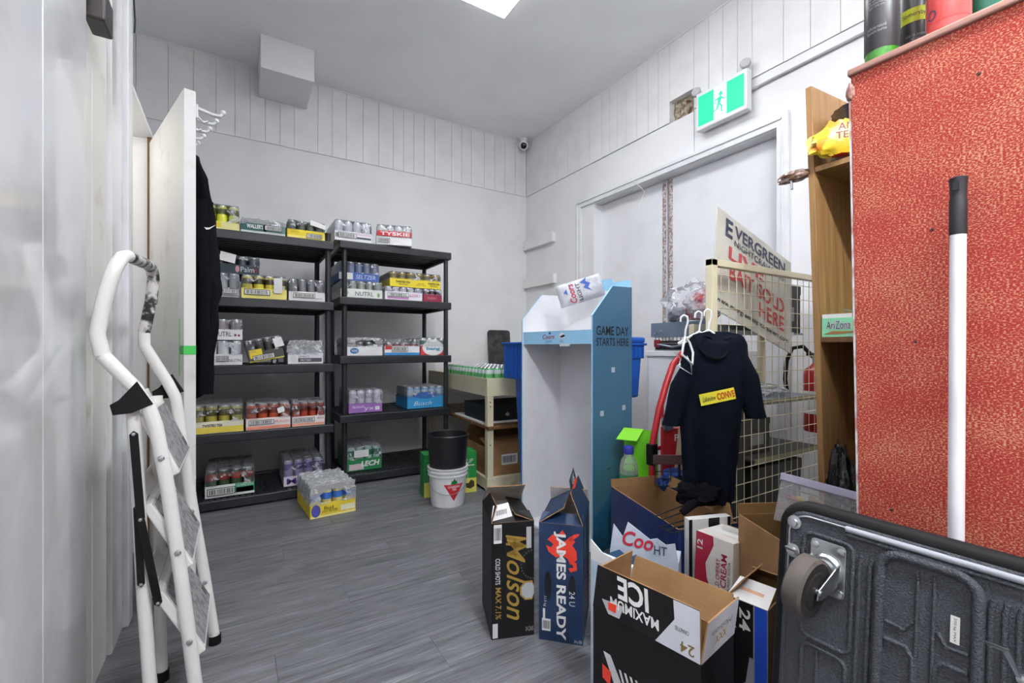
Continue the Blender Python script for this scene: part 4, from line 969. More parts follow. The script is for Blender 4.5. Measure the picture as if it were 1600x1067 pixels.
for i in range(14):
    a = math.radians(100 + i * 13); shape(b_, (.15 + .045 * math.cos(a), 0, .25 + .05 * math.sin(a)), X_, Z_, [(-.003, -.003), (.003, -.003), (.003, .003), (-.003, .003)], C((70, 70, 72)), 'dot_print')
shape(b_, (.066, 0, .158), X_, Z_, [(.02 * math.cos(a), .022 * math.sin(a)) for a in [i * math.pi / 7 for i in range(14)]], C((8, 8, 9)), 'hand_hole', off=.0011)
text(b_, '24 CANS', (.135, 0, .025), X_, Z_, .028, .016, C((170, 170, 170)))
f_, *_r = flap(t, (0, 0, chh), (0, cd, chh), (-1, 0, 0), -20, .06, MBK, MGI, cut=.01); 
f_, fm, fe, fd, fn_ = flap(t, (0, cd, chh), (cw, cd, chh), (0, 1, 0), -52, .15, MBK, MGI, cut=.004)
text(f_, 'Molson', fm + fd * .075 + Vector((-.0, 0, 0)) + fn_ * .002, (.3, -.5, .5), (1, .2, 0), .07, .024, GOLD, .3, .01, off=.003)
flap(t, (cw, 0, chh), (cw, cd, chh), (1, 0, 0), -70, .07, MBK, MGI, cut=.01)
f_, fm, fe, fd, fn_ = flap(t, (0, 0, chh), (cw, 0, chh), (0, -1, 0), -74, .06, MBK, MGI, cut=.004)
f_, fm, fe, fd, fn_ = flap(t, (0, .01, chh + .004), (.08, .03, chh + .01), (0, -1, 0), -30, .05, M_WHITEC, M_WHITEC, 'torn_flap', cut=.012)
barcode(f_, fm + fd * .022 , fe, fd, .05, .025, off=.003, frame=False)
# James Ready
t = thing('beer_carton', 'tall navy blue beer carton with a red lion', 'carton', (.899, 1.288, 0), math.radians(-46))
cw, cd, chh = .152, .25, .405
b_ = open_box('body', t, cw, cd, chh, MNV, MGI, .002)
text(b_, 'JAMES READY', (.073, 0, .195), dn, X_, .37, .042, M_WHITEC, 0, .03)
RED = C((226, 62, 42))
for s_ in ([(-.05, .03), (-.03, .05), (-.01, .03), (.012, .03), (.03, .048), (.046, .03), (.036, .018), (.05, -.002), (.052, -.03), (.03, -.05), (.02, -.03), (.0, -.02), (-.02, -.03), (-.046, -.012), (-.056, .01), (-.036, .004), (-.03, .016)],
           [(-.012, .05), (.002, .066), (.014, .05), (.0, .04)], [(.026, -.04), (.05, -.04), (.052, -.066), (.03, -.075), (.022, -.062), (.04, -.058), (.036, -.048)], [(.03, .03), (.058, .052), (.06, .06), (.04, .054), (.022, .038)]):
    shape(b_, (.08, 0, .32), X_, Z_, s_, RED, 'lion_mark', off=.0009)
text(b_, '11.9 kg', (.021, 0, .135), dn, X_, .035, .011, M_WHITEC); patch(b_, (.018, 0, .09), X_, Z_, .008, .04, M_WHITEC, 'print_bar'); barcode(b_, (.026, 0, .055), X_, Z_, .03, .042, frame=False)
shape(b_, (.032, 0, .19), X_, Z_, [(.012 * math.cos(a), .05 * math.sin(a)) for a in [i * math.pi / 8 for i in range(16)]], C((10, 14, 22)), 'hand_hole'); shape(b_, (.115, 0, .19), X_, Z_, [(.012 * math.cos(a), .045 * math.sin(a)) for a in [i * math.pi / 8 for i in range(16)]], C((10, 14, 22)), 'hand_hole')
text(b_, '24 U', (.115, 0, .155), dn, X_, .05, .02, C((190, 196, 204)), 0, .01); text(b_, '24 x 355', (.135, 0, .012), X_, Z_, .026, .01, M_WHITEC)
text(b_, 'JAMES READY', (cw, .06, .25), dn, Y_, .28, .045, C((150, 170, 196)), 0, .01); patch(b_, (cw, .19, .12), Y_, Z_, .09, .2, C((96, 44, 40)), 'print_panel')
f_, fm, fe, fd, fn_ = flap(t, (0, 0, chh), (0, cd, chh), (-1, 0, 0), -58, .10, MNV, MGI, cut=.012)
patch(f_, fm + fd * .05 + fe * .03, fe, fd, .08, .02, C((150, 168, 190)), 'print_line', off=.002); shape(f_, fm + fd * .04 - fe * .06, fe, fd, [(-.03, -.03), (.03, -.02), (.02, .03), (-.02, .02)], RED, 'lion_mark', off=.002)
f_, fm, fe, fd, fn_ = flap(t, (cw, 0, chh), (cw, cd, chh), (1, 0, 0), -22, .115, MNV, MGI, cut=.01)
f2, fm, fe, fd, fn_ = flap(t, (cw - .035, .0, chh + .07), (cw - .035, .16, chh + .09), (0.6, -1, 0), -28, .075, MNV, MGI, 'torn_flap', cut=.02)
patch(f2, fm + fd * .03, fe, fd, .14, .018, RED, 'print_panel', off=.002); text(f2, 'US', fm + fd * .056, fe, fd, .05, .026, M_WHITEC, 0, .01, off=.003)
flap(t, (0, 0, chh), (cw, 0, chh), (0, -1, 0), -72, .06, MNV, MGI, cut=.004); flap(t, (0, cd, chh), (cw, cd, chh), (0, 1, 0), -30, .07, MNV, MGI, cut=.004)

# black ice carton
t = thing('beer_carton', 'open black carton with upside-down white lettering, nearest the viewer', 'carton', (.722, .81, 0), math.radians(-80.4))
cw, cd, chh = .262, .146, .40
b_ = open_box('body', t, cw, cd, chh, MBK, M_KRAFTD, .003)
shape(b_, (.08, 0, .26), X_, Z_, [(-.05, .05), (.0, -.05), (.03, -.05), (-.03, .05)], C((200, 200, 202)), 'stripe_print'); shape(b_, (.04, 0, .26), X_, Z_, [(-.012, .02), (.012, .012), (.01, -.02), (-.012, -.012)], RED, 'leaf_print', off=.0016)
for i in range(4): shape(b_, (.085 + i * .014, 0, .25), X_, Z_, [(-.012, .04), (-.006, .04), (.024, -.04), (.018, -.04)], M_WHITEC, 'stripe_print', off=.0014)
text(b_, 'ICE', (.15, 0, .10), X_, Z_, .16, .08, M_WHITEC, .2, .02)
f_, fm, fe, fd, fn_ = flap(t, (0, 0, chh), (cw, 0, chh), (0, -1, 0), -6, .098, MBK, M_KRAFTD, cut=.006)
up = -fd; uu = -fe
def fp(x, y): return Vector((x, 0, chh)) + fd * y
text(f_, 'ICE', fp(.105, .070), uu, up, .085, .048, M_WHITEC, -.15, .03, off=.003); text(f_, 'MAXIMUM', fp(.11, .032), uu, up, .125, .022, M_WHITEC, -.1, .02, off=.003)
shape(f_, fp(0, 0), fe, fd, [(.165, .0), (.262, .0), (.256, .097), (.20, .097), (.205, .06)], C((196, 198, 206)), 'silver_print', off=.0028)
text(f_, '24', fp(.235, .016), uu, up, .03, .02, C((120, 100, 60)), 0, .01, off=.0036); text(f_, 'CANNETTES', fp(.222, .046), uu, up, .03, .008, M_INK, off=.0036)
shape(f_, fp(.055, .018), fe, fd, [(-.03, .01), (.03, .016), (.02, -.014), (-.01, -.016)], C((180, 180, 184)), 'silver_print', off=.0026); shape(f_, fp(.055, .02), fe, fd, [(-.012, .008), (.012, .01), (.01, -.008), (-.01, -.008)], RED, 'leaf_print', off=.0034)
f_, fm, fe, fd, fn_ = flap(t, (cw, 0, chh), (cw, cd, chh), (1, 0, 0), 8, .085, C((206, 208, 214)), C((196, 198, 204)), cut=.004)
text(f_, 'Molson', fm + fd * .05, -fe, -fd, .09, .014, C((120, 122, 130)), .2, off=.002); text(f_, 'XXX', fm + fd * .03, -fe, -fd, .05, .018, C((190, 150, 80)), 0, .01, off=.002)
flap(t, (0, cd, chh), (cw, cd, chh), (0, 1, 0), 14, .076, MBK, M_KRAFT, cut=.008); flap(t, (0, 0, chh), (0, cd, chh), (-1, 0, 0), -10, .10, MBK, M_KRAFT, cut=.012)
# 24 carton beside it
t = thing('beer_carton', 'black, silver and blue carton marked 24 beside the wide open black carton', 'carton', (.985, .64, 0), math.radians(-80))
cw, cd, chh = .088, .16, .43
MSV = mat('silver_beer_card', (150, 152, 160), .4)
b_ = open_box('body', t, cw, cd, chh, MSV, M_KRAFTD, .003)
patch(b_, (.029, 0, .37), X_, Z_, .058, .12, MBK); text(b_, '24', (.040, 0, .39), dn, X_, .05, .024, M_WHITEC, 0, .02); text(b_, '24 L', (.016, 0, .38), dn, X_, .05, .012, C((190, 190, 192)))
patch(b_, (.074, 0, .215), X_, Z_, .026, .43, C((26, 74, 190)), 'blue_band'); shape(b_, (.03, 0, .28), X_, Z_, [(-.03, .05), (.02, .03), (.012, -.03), (-.006, -.05), (-.03, -.04)], MBK, 'torn_print', off=.0012)
patch(b_, (cw, .08, .215), Y_, Z_, .16, .43, C((70, 56, 40)), 'dark_print')
flap(t, (0, cd, chh), (cw, cd, chh), (0, 1, 0), -50, .05, MSV, M_KRAFT, cut=.01); flap(t, (0, 0, chh), (0, cd, chh), (-1, 0, 0), -35, .05, MSV, M_KRAFT, cut=.02)
f_, fm, fe, fd, fn_ = flap(t, (0, 0, chh), (cw, 0, chh), (0, -1, 0), -70, .07, C((206, 204, 202)), M_KRAFT, cut=.004); patch(f_, fm + fd * .035, fe, fd, .05, .01, C((196, 150, 120)), 'print_line', off=.002)
# torn Coors carton
t = thing('beer_carton', 'torn silver carton with red script lettering in front of the blue box', 'carton', (.985, 1.03, 0), math.radians(-56))
MSC = mat('coors_silver_card', (190, 198, 212), .45, var_rgb=(170, 180, 198))
G().box(0, .20, 0, .10, 0, .38).build('body', MSC, t)
tp = [(0, .38), (.012, .47), (.04, .435), (.055, .482), (.09, .46), (.12, .44), (.14, .447), (.165, .432), (.19, .44), (.2, .38)]
bt = G().prism([(x, .0, z) for x, z in tp], (0, .003, 0)).build('torn_front', MSC, t)
text(bt, 'Coo', (.085, 0, .432), (1, 0, -.06), (.06, 0, 1), .09, .046, C((190, 40, 60)), .25, .02, off=.002); text(bt, 'HT', (.15, 0, .413), X_, Z_, .036, .026, C((60, 70, 90)), 0, .005, off=.002)
shape(bt, (.1, 0, .36), X_, Z_, [(-.1, -.03), (-.1, .02), (-.07, .035), (-.04, .015), (-.02, .03), (.0, .01), (.0, -.03)], C((60, 96, 130)), 'mountain_mark', off=.0014)
# pale carton with the ripped top
t = thing('beer_carton', 'pale blue and white ripped carton left of the torn silver carton', 'carton', (.848, .962, 0), math.radians(-80))
MPL = mat('pale_blue_card', (206, 214, 222), .5, var_rgb=(170, 192, 212), vscale=9, var_lo=.4, var_hi=.6)
G().box(0, .105, 0, .06, 0, .42).build('body', MPL, t)
G().prism([(0, 0, .42), (.105, 0, .42), (.105, 0, .43), (.07, 0, .448), (.04, 0, .45), (.0, 0, .475)], (0, .003, 0)).build('torn_front', M_WHITEC, t)

# blue open box
t = thing('cardboard_box', 'open dark blue cardboard box with kraft inside, right of the display stand', 'box', (1.356, 1.409, 0), math.atan2(-.955, -.295))
MBB = mat('dark_blue_card', (22, 40, 92), .4, var_rgb=(30, 52, 110))
b_ = open_box('body', t, .47, .225, .425, MBB, M_KRAFT, .004)
patch(b_, (.235, 0, .30), X_, Z_, .47, .0022, C((70, 86, 140)), 'crease')
flap(t, (0, 0, .425), (0, .225, .425), (-1, 0, 0), 4, .03, MBB, M_KRAFT, cut=.0); flap(t, (.02, .225, .425), (.45, .225, .425), (0, 1, 0), 12, .05, MBB, M_KRAFT, cut=.03)
# brown box stack at right
t = thing('cardboard_box', 'lower brown cardboard box under the open brown box', 'box', (1.235, .785, 0), math.radians(-100))
G().box(0, .28, .0, .24, 0, .325).build('body', M_KRAFT, t, bevel=.002); G().box(-.001, .281, .10, .14, .2, .3262).build('tape', C((190, 160, 112)), t)
t = thing('cardboard_box', 'open brown cardboard box left of the grey trolley', 'box', (1.236, .768, .3275), math.atan2(-.16, -.083))
b_ = open_box('body', t, .20, .20, .205, M_KRAFT, M_KRAFTD, .004)
flap(t, (0, 0, .205), (0, .20, .205), (-1, 0, 0), 2, .03, M_KRAFT, M_KRAFTD); flap(t, (0, .20, .205), (.2, .20, .205), (0, 1, 0), 10, .05, M_KRAFT, M_KRAFTD, cut=.01)
# cherry soda carton
t = thing('cardboard_box', 'brown cardboard box under the cherry soda carton', 'box', (1.20, .872, 0), math.radians(-90)); G().box(-.01, .085, 0, .14, 0, .235).build('body', M_KRAFT, t, bevel=.002); G().box(.02, .05, -.001, .141, .1, .2362).build('tape', C((190, 160, 112)), t)
t = thing('soda_carton', 'red and white wild cherry and cream soda carton', 'carton', (1.186, .880, .24), math.radians(-88), rot=(math.radians(-4), 0, math.radians(-88)))
cw, cd, chh = .118, .14, .215
MCW = mat('cream_print_card', (226, 220, 212), .45); MCR = C((162, 26, 54), .4)
G().box(0, cw, 0, cd, 0, chh).build('body', MCW, t, bevel=.0015)
shape(t, (0, 0, 0), X_, Z_, [(.0, .0), (.06, .0), (.058, .05), (.04, .09), (.034, .13), (.048, .165), (.058, .19), (.055, chh), (0, chh)], MCR, 'red_wave')
text(t, '12', (.014, 0, .18), Z_, (-1, 0, 0), .028, .018, M_WHITEC, 0, .02, off=.002); text(t, 'WILD CHERRY', (.074, 0, .105), Z_, (-1, 0, 0), .105, .013, MCR, 0, .01, off=.002); text(t, '& CREAM', (.092, 0, .115), Z_, (-1, 0, 0), .12, .018, MCR, 0, .02, off=.002); text(t, 'FLAVOURED SODA', (.108, 0, .10), Z_, (-1, 0, 0), .12, .007, M_INK, off=.002)
patch(t, (cw / 2, cd / 2, chh), X_, Y_, cw * .9, .05, M_WHITEC, 'torn_white'); f_, *_r = flap(t, (.03, cd * .6, chh), (cw - .01, cd * .6, chh), (0, 1, 0), -18, .022, MCR, M_WHITEC, 'torn_flap', cut=.01)
# white and black striped panel box behind
t = thing('striped_carton', 'white carton with broad black stripes behind the cherry soda', 'carton', (1.222, .922, 0), math.radians(-19))
G().box(0, .152, 0, .028, 0, .468).build('body', M_WHITEC, t, bevel=.0015)
for a, w_ in ((.004, .012), (.088, .04), (.143, .012)): patch(t, (a, 0, .234), X_, Z_, w_, .468, MBK, 'black_stripe')
# wire basket handles sticking out of the boxes
t = thing('wire_rack', 'thin black wire rack lying on the boxes by the blue box', 'wire rack', (1.25, .93, .42))
for k, (dz, dy) in enumerate(((0, 0), (.0, .05), (.03, .1))):
    G().tube([(-.06, .06 + dy * .4, .0 + dz), (-.07, .045 + dy * .4, .005 + dz), (-.06, .03 + dy * .4, .0 + dz), (.14, -.03 + dy, .012 + dz), (.15, -.02 + dy, .02 + dz), (.14, -.01 + dy, .022 + dz), (-.06, .06 + dy * .4, .002 + dz)], .0022, 6).build('wire', M_INK, t, smooth=60)
# lime box with a bottle
t = thing('lime_box', 'bright lime green open-front box right of the display stand', 'box', (1.56, 1.60, 0), math.radians(-62))
ML = mat('lime_card', (130, 226, 40), .5)
G().box(0, .17, 0, .16, 0, .30).build('base_box', ML, t); G().box(.0, .17, .157, .16, .30, .60).build('back_panel', ML, t); G().prism([(.167, 0, .30), (.167, .16, .30), (.167, .16, .60), (.167, .06, .565), (.167, 0, .535)], (.003, 0, 0)).build('side_panel', ML, t); G().prism([(0, .16, .60), (.1, .16, .60), (.1, .03, .565), (0, .03, .565)], (0, 0, .003)).build('top_flap', C((150, 240, 60)), t)
t = thing('bottle', 'clear bottle with a blue cap and green label in the lime box', 'bottle', (1.60, 1.545, .302))
MGB = film_mat('clear_bottle_plastic', haze=.22, hi=.4, bump=.1, tint=(.75, .85, .7, 1))
G().lathe([(.001, 0), (.04, .001), (.044, .01), (.044, .14), (.036, .175), (.02, .2), (.018, .215)], 20, cap=False).build('body', MGB, t, smooth=50)
G().lathe([(.0445, .03), (.0447, .032), (.0447, .11), (.0445, .112)], 20, cap=False).build('label', C((70, 140, 96)), t, smooth=50); G().lathe([(.021, .205), (.023, .207), (.023, .238), (.02, .242), (.001, .242)], 18, cap=False).build('cap', C((44, 50, 160)), t, smooth=40)

# ---------------------------------------------------------------- white cabinet with metal box and bags
t = thing('white_cabinet', 'low white cabinet in front of the double door behind the red hand truck', 'cabinet', (2.0, 1.50, 0))
G().box(0, .62, 0, .29, .04, .966).build('body', M_DOOR, t, bevel=.003); G().box(-.012, .63, -.005, .296, .966, .996).build('worktop', M_TRIM, t, bevel=.003); G().box(-.006, 0, .012, .278, .06, .95).build('door_panel', M_DOOR, t, bevel=.002); G().box(.02, .6, .02, .27, 0, .04).build('plinth', M_INK, t)
t = thing('crate', 'dark wire tool crate on the white cabinet', 'crate', (2.015, 1.53, .9965))
for i in range(9): G().tube([(.0, .02 + .024 * i, 0), (.0, .02 + .024 * i, .075)], .002, 5).build('wire', M_INK, t)
for zz in (.003, .04, .073): G().tube([(0, .015, zz), (0, .225, zz)], .002, 5).build('wire', M_CHROME, t)
G().box(.01, .30, .015, .225, .0, .055).build('tray', C((44, 36, 36)), t); G().box(-.004, .004, .18, .22, .02, .06).build('red_tool', C((130, 30, 36)), t); G().tube([(.0, .02, .03), (-.004, .1, .02), (.0, .2, .035)], .006, 6).build('tool_handle', M_CHROME, t)
t = thing('metal_channel', 'blue-grey metal channel box resting on the tool crate', 'metal box', (2.02, 1.40, 1.073))
g = G().box(0, .004, 0, .38, 0, .078).box(.004, .09, 0, .38, 0, .004).box(.086, .09, 0, .38, .004, .06); g.build('channel', M_STEEL, t, bevel=.001)
for yy, zz in ((.35, .02), (.31, .03), (.09, .045)): G().lathe([(.008, 0), (.007, .003), (.001, .004)], 10).xf(Matrix.Translation((0, yy, zz)) @ Matrix.Rotation(math.radians(-90), 4, 'Y')).build('bolt', M_CHROME, t)
t = thing('plastic_bag', 'clear plastic bag with red print on top of the metal channel box', 'bag', (2.10, 1.55, 1.152))
lump('red_bundle', mat('red_white_print', (222, 214, 214), .5, var_rgb=(196, 60, 70), vscale=12, var_lo=.45, var_hi=.55), t, (.08, .11, .085), 3.3, loc=(.02, -.04, .01))
lump('film', film_mat('clear_bag_film', haze=.05, hi=.7, scale=26), t, (.10, .17, .12), 8.1, amp=.45, loc=(.02, .02, .0))
lump('grey_bundle', C((150, 152, 160)), t, (.05, .06, .045), 5.1, loc=(.0, .10, .0))

# ---------------------------------------------------------------- red hand truck
t = thing('hand_truck', 'red tubular hand truck standing behind the navy shirt', 'hand truck', (1.95, 1.48, 0))
def hp(p): return (p[0] - 1.95, p[1] - 1.48, p[2])
MRT = mat('red_enamel', (178, 34, 40), .35, var=.08)
arc1 = [(1.605, 1.42, .10), (1.624, 1.42, .583), (1.666, 1.42, .727), (1.715, 1.42, .843), (1.762, 1.42, .932), (1.828, 1.42, .985), (1.93, 1.42, 1.003)]
G().tube([hp((x, y, z)) for x, y, z in arc1] + [hp((2.07, 1.42, 1.0)), hp((2.14, 1.42, .96)), hp((2.19, 1.42, .88)), hp((2.2, 1.42, .5)), hp((2.2, 1.42, .1))], .015, 12).build('frame_tube', MRT, t, smooth=60)
G().tube([hp((x, 1.425, z)) for x, z in ((1.70, .12), (1.70, .60), (1.695, .74), (1.70, .81), (1.735, .885), (1.79, .935), (1.86, .955))], .006, 8).build('inner_tube', MRT, t, smooth=60)
for zz in (.3, .55): G().tube([hp((1.61 + zz * .03, 1.42, zz)), hp((2.2, 1.42, zz))], .010, 8).build('cross_bar', MRT, t)
G().box(-.18, .18, -.24, -.06, .02, .026).build('toe_plate', MRT, t, bevel=.001)
for sx in (-.22, .20): G().lathe([(.02, -.022), (.085, -.022), (.09, -.01), (.09, .01), (.085, .022), (.02, .022)], 24).xf(Matrix.Translation((sx, -.085, .09)) @ Matrix.Rotation(math.radians(90), 4, 'Y')).build('wheel', M_RUBBER, t, smooth=40)
G().box(-.355, -.315, -.08, -.045, .48, .575).build('black_joint', M_RUBBER, t, bevel=.004)
# blue-grey clamp plate and white tag hanging there
t = thing('clamp_plate', 'small blue-grey metal plate hanging left of the shirt sleeve', 'metal plate', (1.60, 1.32, .70))
G().prism([(x, 0, z) for x, z in ((-.03, .0), (-.022, -.04), (.0, -.052), (.04, -.045), (.045, .01), (.0, .015))], (.0, .006, 0)).build('plate', M_STEEL, t, bevel=.001); G().tube([(-.03, -.004, .012), (-.036, -.004, -.025), (-.02, -.004, -.04), (-.028, -.004, .01)], .0018, 6).build('wire', M_CHROME, t); G().lathe([(.005, 0), (.004, .003), (.001, .004)], 8).xf(Matrix.Translation((-.012, 0, -.02)) @ Matrix.Rotation(math.radians(90), 4, 'X')).build('bolt', M_CHROME, t)
t = thing('swing_tag', 'white paper tag with a green corner left of the shirt', 'tag', (1.60, 1.26, .80)); G().prism([(-.014, 0, -.09), (.02, 0, -.08), (.06, 0, .09), (.018, 0, .1)], (0, .0015, 0)).build('paper', M_WHITEC, t); patch(t, (.034, 0, .07), X_, Z_, .03, .014, C((190, 60, 60)), 'red_print'); G().box(-.02, .0, -.003, .0, -.085, -.065).build('corner', C((80, 190, 80)), t)
# red tool box and basket
t = thing('red_case', 'red and cream box with a white letter P behind the shirt hem', 'case', (1.615, 1.352, 0), math.radians(-31.5)); G().box(0, .14, 0, .04, 0, .655).build('body', C((168, 30, 38), .4), t, bevel=.002); shape(t, (.03, 0, 0), X_, Z_, [(.0, .3), (.11, .3), (.11, .655), (.035, .655)], C((214, 196, 170)), 'cream_print'); text(t, 'P', (.058, 0, .615), X_, Z_, .02, .03, M_WHITEC, 0, .02, off=.002)
t = thing('wire_basket', 'shallow basket with a brown rim beside the lime box', 'basket', (1.505, 1.29, .555), math.radians(-32))
G().box(-.02, .17, -.006, .0, -.03, .01).build('rim', C((96, 70, 72)), t, bevel=.002)
for i in range(6): G().tube([(-.01 + .032 * i, .0, -.03), (-.01 + .032 * i, .0, -.12)], .0018, 5).build('wire', M_INK, t)
for zz in (-.06, -.09, -.12): G().tube([(-.01, 0, zz), (.16, 0, zz)], .0018, 5).build('wire', M_INK, t)
for sx in (.09, .155): G().box(sx - .004, sx + .004, -.004, .004, -.555, -.0).build('leg', M_INK, t)
t = thing('blue_cloth', 'folded blue cloth bundle under the basket rim', 'cloth', (1.605, 1.275, .40), math.radians(-32)); lump('folds', mat('blue_cloth_m', (28, 62, 128), .9), t, (.075, .035, .05), 2.2, amp=.4); 
t = thing('cardboard_box', 'brown cardboard box carrying the blue cloth', 'box', (1.565, 1.285, 0), math.radians(-32)); G().box(0, .11, .0, .05, 0, .40).build('body', M_KRAFT, t, bevel=.002); G().box(-.001, .111, .015, .03, .2, .4012).build('tape', C((190, 160, 112)), t)

# ---------------------------------------------------------------- wire grid shelf unit
t = thing('grid_shelf', 'cream wire grid display shelf carrying the bait sign', 'shelf unit', (1.52, 1.05, 0))
MWI = mat('cream_wire', (206, 196, 164), .45)
def cpost(x, y, h): return G().box(x - .017, x + .017, y - .014, y + .014, 0, h).build('post', M_CREAM, t, bevel=.002)
cpost(0, 0, 1.343); cpost(.86, 0, 1.343); cpost(.86, .30, 1.12); cpost(.30, .30, 1.12)
G().box(-.017, .877, -.014, .014, 1.318, 1.343).build('top_bar', M_CREAM, t, bevel=.002)
for i in range(1, 17): G().tube([(.86 * i / 17, -.004, .10), (.86 * i / 17, -.004, 1.33)], .0017, 5).build('wire', MWI, t)
for j in range(20): G().tube([(.015, -.008, .10 + j * .0625), (.85, -.008, .10 + j * .0625)], .0017, 5).build('wire', MWI, t)
for zz, m_ in ((.55, M_INK), (.79, M_CREAM), (1.085, M_CHROME)):
    y0_ = .13 if zz > 1 else 0
    x1_ = .935 if zz > 1 else .842
    s_ = G().box(.285, x1_, y0_, .30, zz - .008, zz).build('shelf', C((58, 58, 58)) if zz < .6 else M_STEEL, t)
    G().box(.285, .842, .292, .302, zz, zz + .04).build('back_lip', C((150, 148, 120)) if zz < 1 else M_CHROME, s_)
    G().box(.285, .842, y0_ - .002, y0_ + .006, zz - .016, zz + .004).build('front_lip', C((120, 116, 90)) if zz < 1 else M_CHROME, s_)
for lab, x, y, z, w_, d_, h_, m_, cat in (('black flat box on the top tier of the grid shelf', 2.20, 1.19, 1.0855, .25, .12, .235, MBK, 'box'), ('dark carton on the middle tier behind the shirt', 1.815, 1.2, .7905, .12, .12, .22, MBK, 'carton'), ('black crate on the lowest tier of the grid shelf', 1.84, 1.12, .5505, .2, .2, .15, C((34, 32, 32)), 'crate'), ('green and white carton on the middle tier behind the grid', 1.815, 1.08, .7905, .06, .1, .13, C((120, 150, 90)), 'carton')):
    q = thing(cat if cat != 'box' else 'flat_box', lab, cat, (x, y, z)); G().box(0, w_, 0, d_, 0, h_).build('body', m_, q, bevel=.003); G().box(-.002, w_ + .002, -.002, d_ + .002, h_ * .82, h_ + .002).build('lid', m_, q, bevel=.002); patch(q, (w_ / 2, 0, h_ * .4), X_, Z_, w_ * .5, h_ * .3, C((120, 120, 120)) if cat != 'carton' else M_WHITEC, 'label')
q = thing('black_bin', 'black box standing behind the wire grid beside the shirt', 'box', (1.668, 1.09, 0)); G().box(0, .13, 0, .17, 0, .80).build('body', C((28, 28, 30)), q, bevel=.004); G().box(-.003, .133, -.003, .173, .76, .805).build('lid', C((34, 34, 36)), q, bevel=.003)
q = thing('black_bin', 'wide black box under the lowest tier of the grid shelf', 'box', (1.85, 1.09, 0)); G().box(0, .40, 0, .14, 0, .49).build('body', C((28, 28, 30)), q, bevel=.004); G().box(-.003, .403, -.003, .143, .45, .50).build('lid', C((34, 34, 36)), q, bevel=.003)
q = thing('plastic_bag', 'crinkled clear plastic bag on the middle tier of the grid shelf', 'bag', (2.12, 1.22, .7905)); lump('film', MATS['clear_bag_film'], q, (.13, .09, .03), 6.6, amp=.5)

# bait sign, standing behind the grid and leaning
sgn = thing('bait_sign', 'tilted grey live bait sign with red and navy lettering behind the wire grid', 'sign', (1.926, 1.119, 1.296))
Mr = Matrix(((math.cos(.0265), 0, 0), (0, 1, 0), (0, 0, 1)))
ca_, sa_ = math.cos(.0265), math.sin(.0265)
uv_ = Vector((ca_, sa_, 0)); nn = Vector((sa_, -ca_, 0)); vv = Vector((0, 0, 1)) * math.cos(-.158) + nn * math.sin(-.158)
su = uv_ * math.cos(-.329) + vv * math.sin(-.329); sv = -uv_ * math.sin(-.329) + vv * math.cos(-.329); sn = su.cross(sv)
SW, SH = .58, .463
G().prism([su * a + sv * b for a, b in ((-SW / 2, -SH / 2), (SW / 2, -SH / 2), (SW / 2, SH / 2), (-SW / 2, SH / 2))], -sn * .004).build('board', mat('sign_grey', (186, 184, 174), .5, var_rgb=(170, 168, 156), vscale=5), sgn)
NV = C((34, 34, 66)); RD = C((176, 44, 50))
def st(body, x, y, w, h, m, bold=.01, sh=0): text(sgn, body, su * x + sv * y, su, sv, w, h, m, sh, bold, off=.002)
st('E', -.205, .165, .05, .085, NV, .03); st('VERGREEN', .035, .172, .40, .06, NV, .02); st('NIGHTCRAWLERS', .03, .115, .39, .03, NV, .01)
st('LIVE', -.07, .055, .26, .06, RD, .02); st('BAIT SOLD', .02, -.03, .42, .07, RD, .02); st('HERE', .13, -.115, .2, .07, RD, .02); st('www.evergreennightcrawlers.com', 0, -.185, .53, .03, M_INK, .015)

# ---------------------------------------------------------------- navy T-shirt on a white hanger
SX, SY = 1.452, .985
t = thing('t_shirt', 'navy T-shirt with a yellow and red strip hanging on a white hanger', 'shirt', (SX, SY, 0), math.radians(-31.5))
K = 1.60 / 705
def sx_(px): return (px - 1115) * K
def sz_(py): return 1.01 - (py - 544) * K
bl = [(518, 1100, 1132), (524, 1076, 1158), (540, 1066, 1164), (570, 1060, 1166), (610, 1058, 1160), (650, 1058, 1154), (700, 1061, 1150), (740, 1063, 1146), (775, 1064, 1144), (786, 1068, 1138)]
bl = [(sz_(y), sx_(a), sx_(b)) for y, a, b in bl]
n = 56; rings = []
zlo, zhi = sz_(786), sz_(518)
for i in range(60):
    z = zlo + (zhi - zlo) * i / 59; a, b = interp(bl, z); cx_ = (a + b) / 2; hw = (b - a) / 2; k = (z - zlo) / (zhi - zlo)
    dp = .030 + .020 * math.sin(math.pi * min(1, k * 1.05)) ; ring = []
    if k > .96: dp *= (1 - (k - .96) / .04 * .6)
    for j in range(n):
        an = 2 * math.pi * j / n; c_, s_ = math.cos(an), math.sin(an)
        fo = (.016 + .014 * (1 - k)) * noise.noise(Vector((c_ * 3.6 + z * 1.5, z * 1.8, s_ * 1.5))) + .009 * math.sin(c_ * 9 + z * 9) * (1 - k * .8) * noise.noise(Vector((z * 5, c_ * 2, 4))) 
        ring.append((cx_ + hw * math.copysign(abs(c_) ** .75, c_), s_ * dp * (1 - .25 * c_ * c_) + fo * s_ * 1.2, z - (.035 * math.exp(-((c_ * hw / .035) ** 2)) * max(0, (k - .9) / .1) if s_ < 0 else 0)))
    rings.append(ring)
loft(rings, n).build('body', M_NAVY, t, smooth=60)
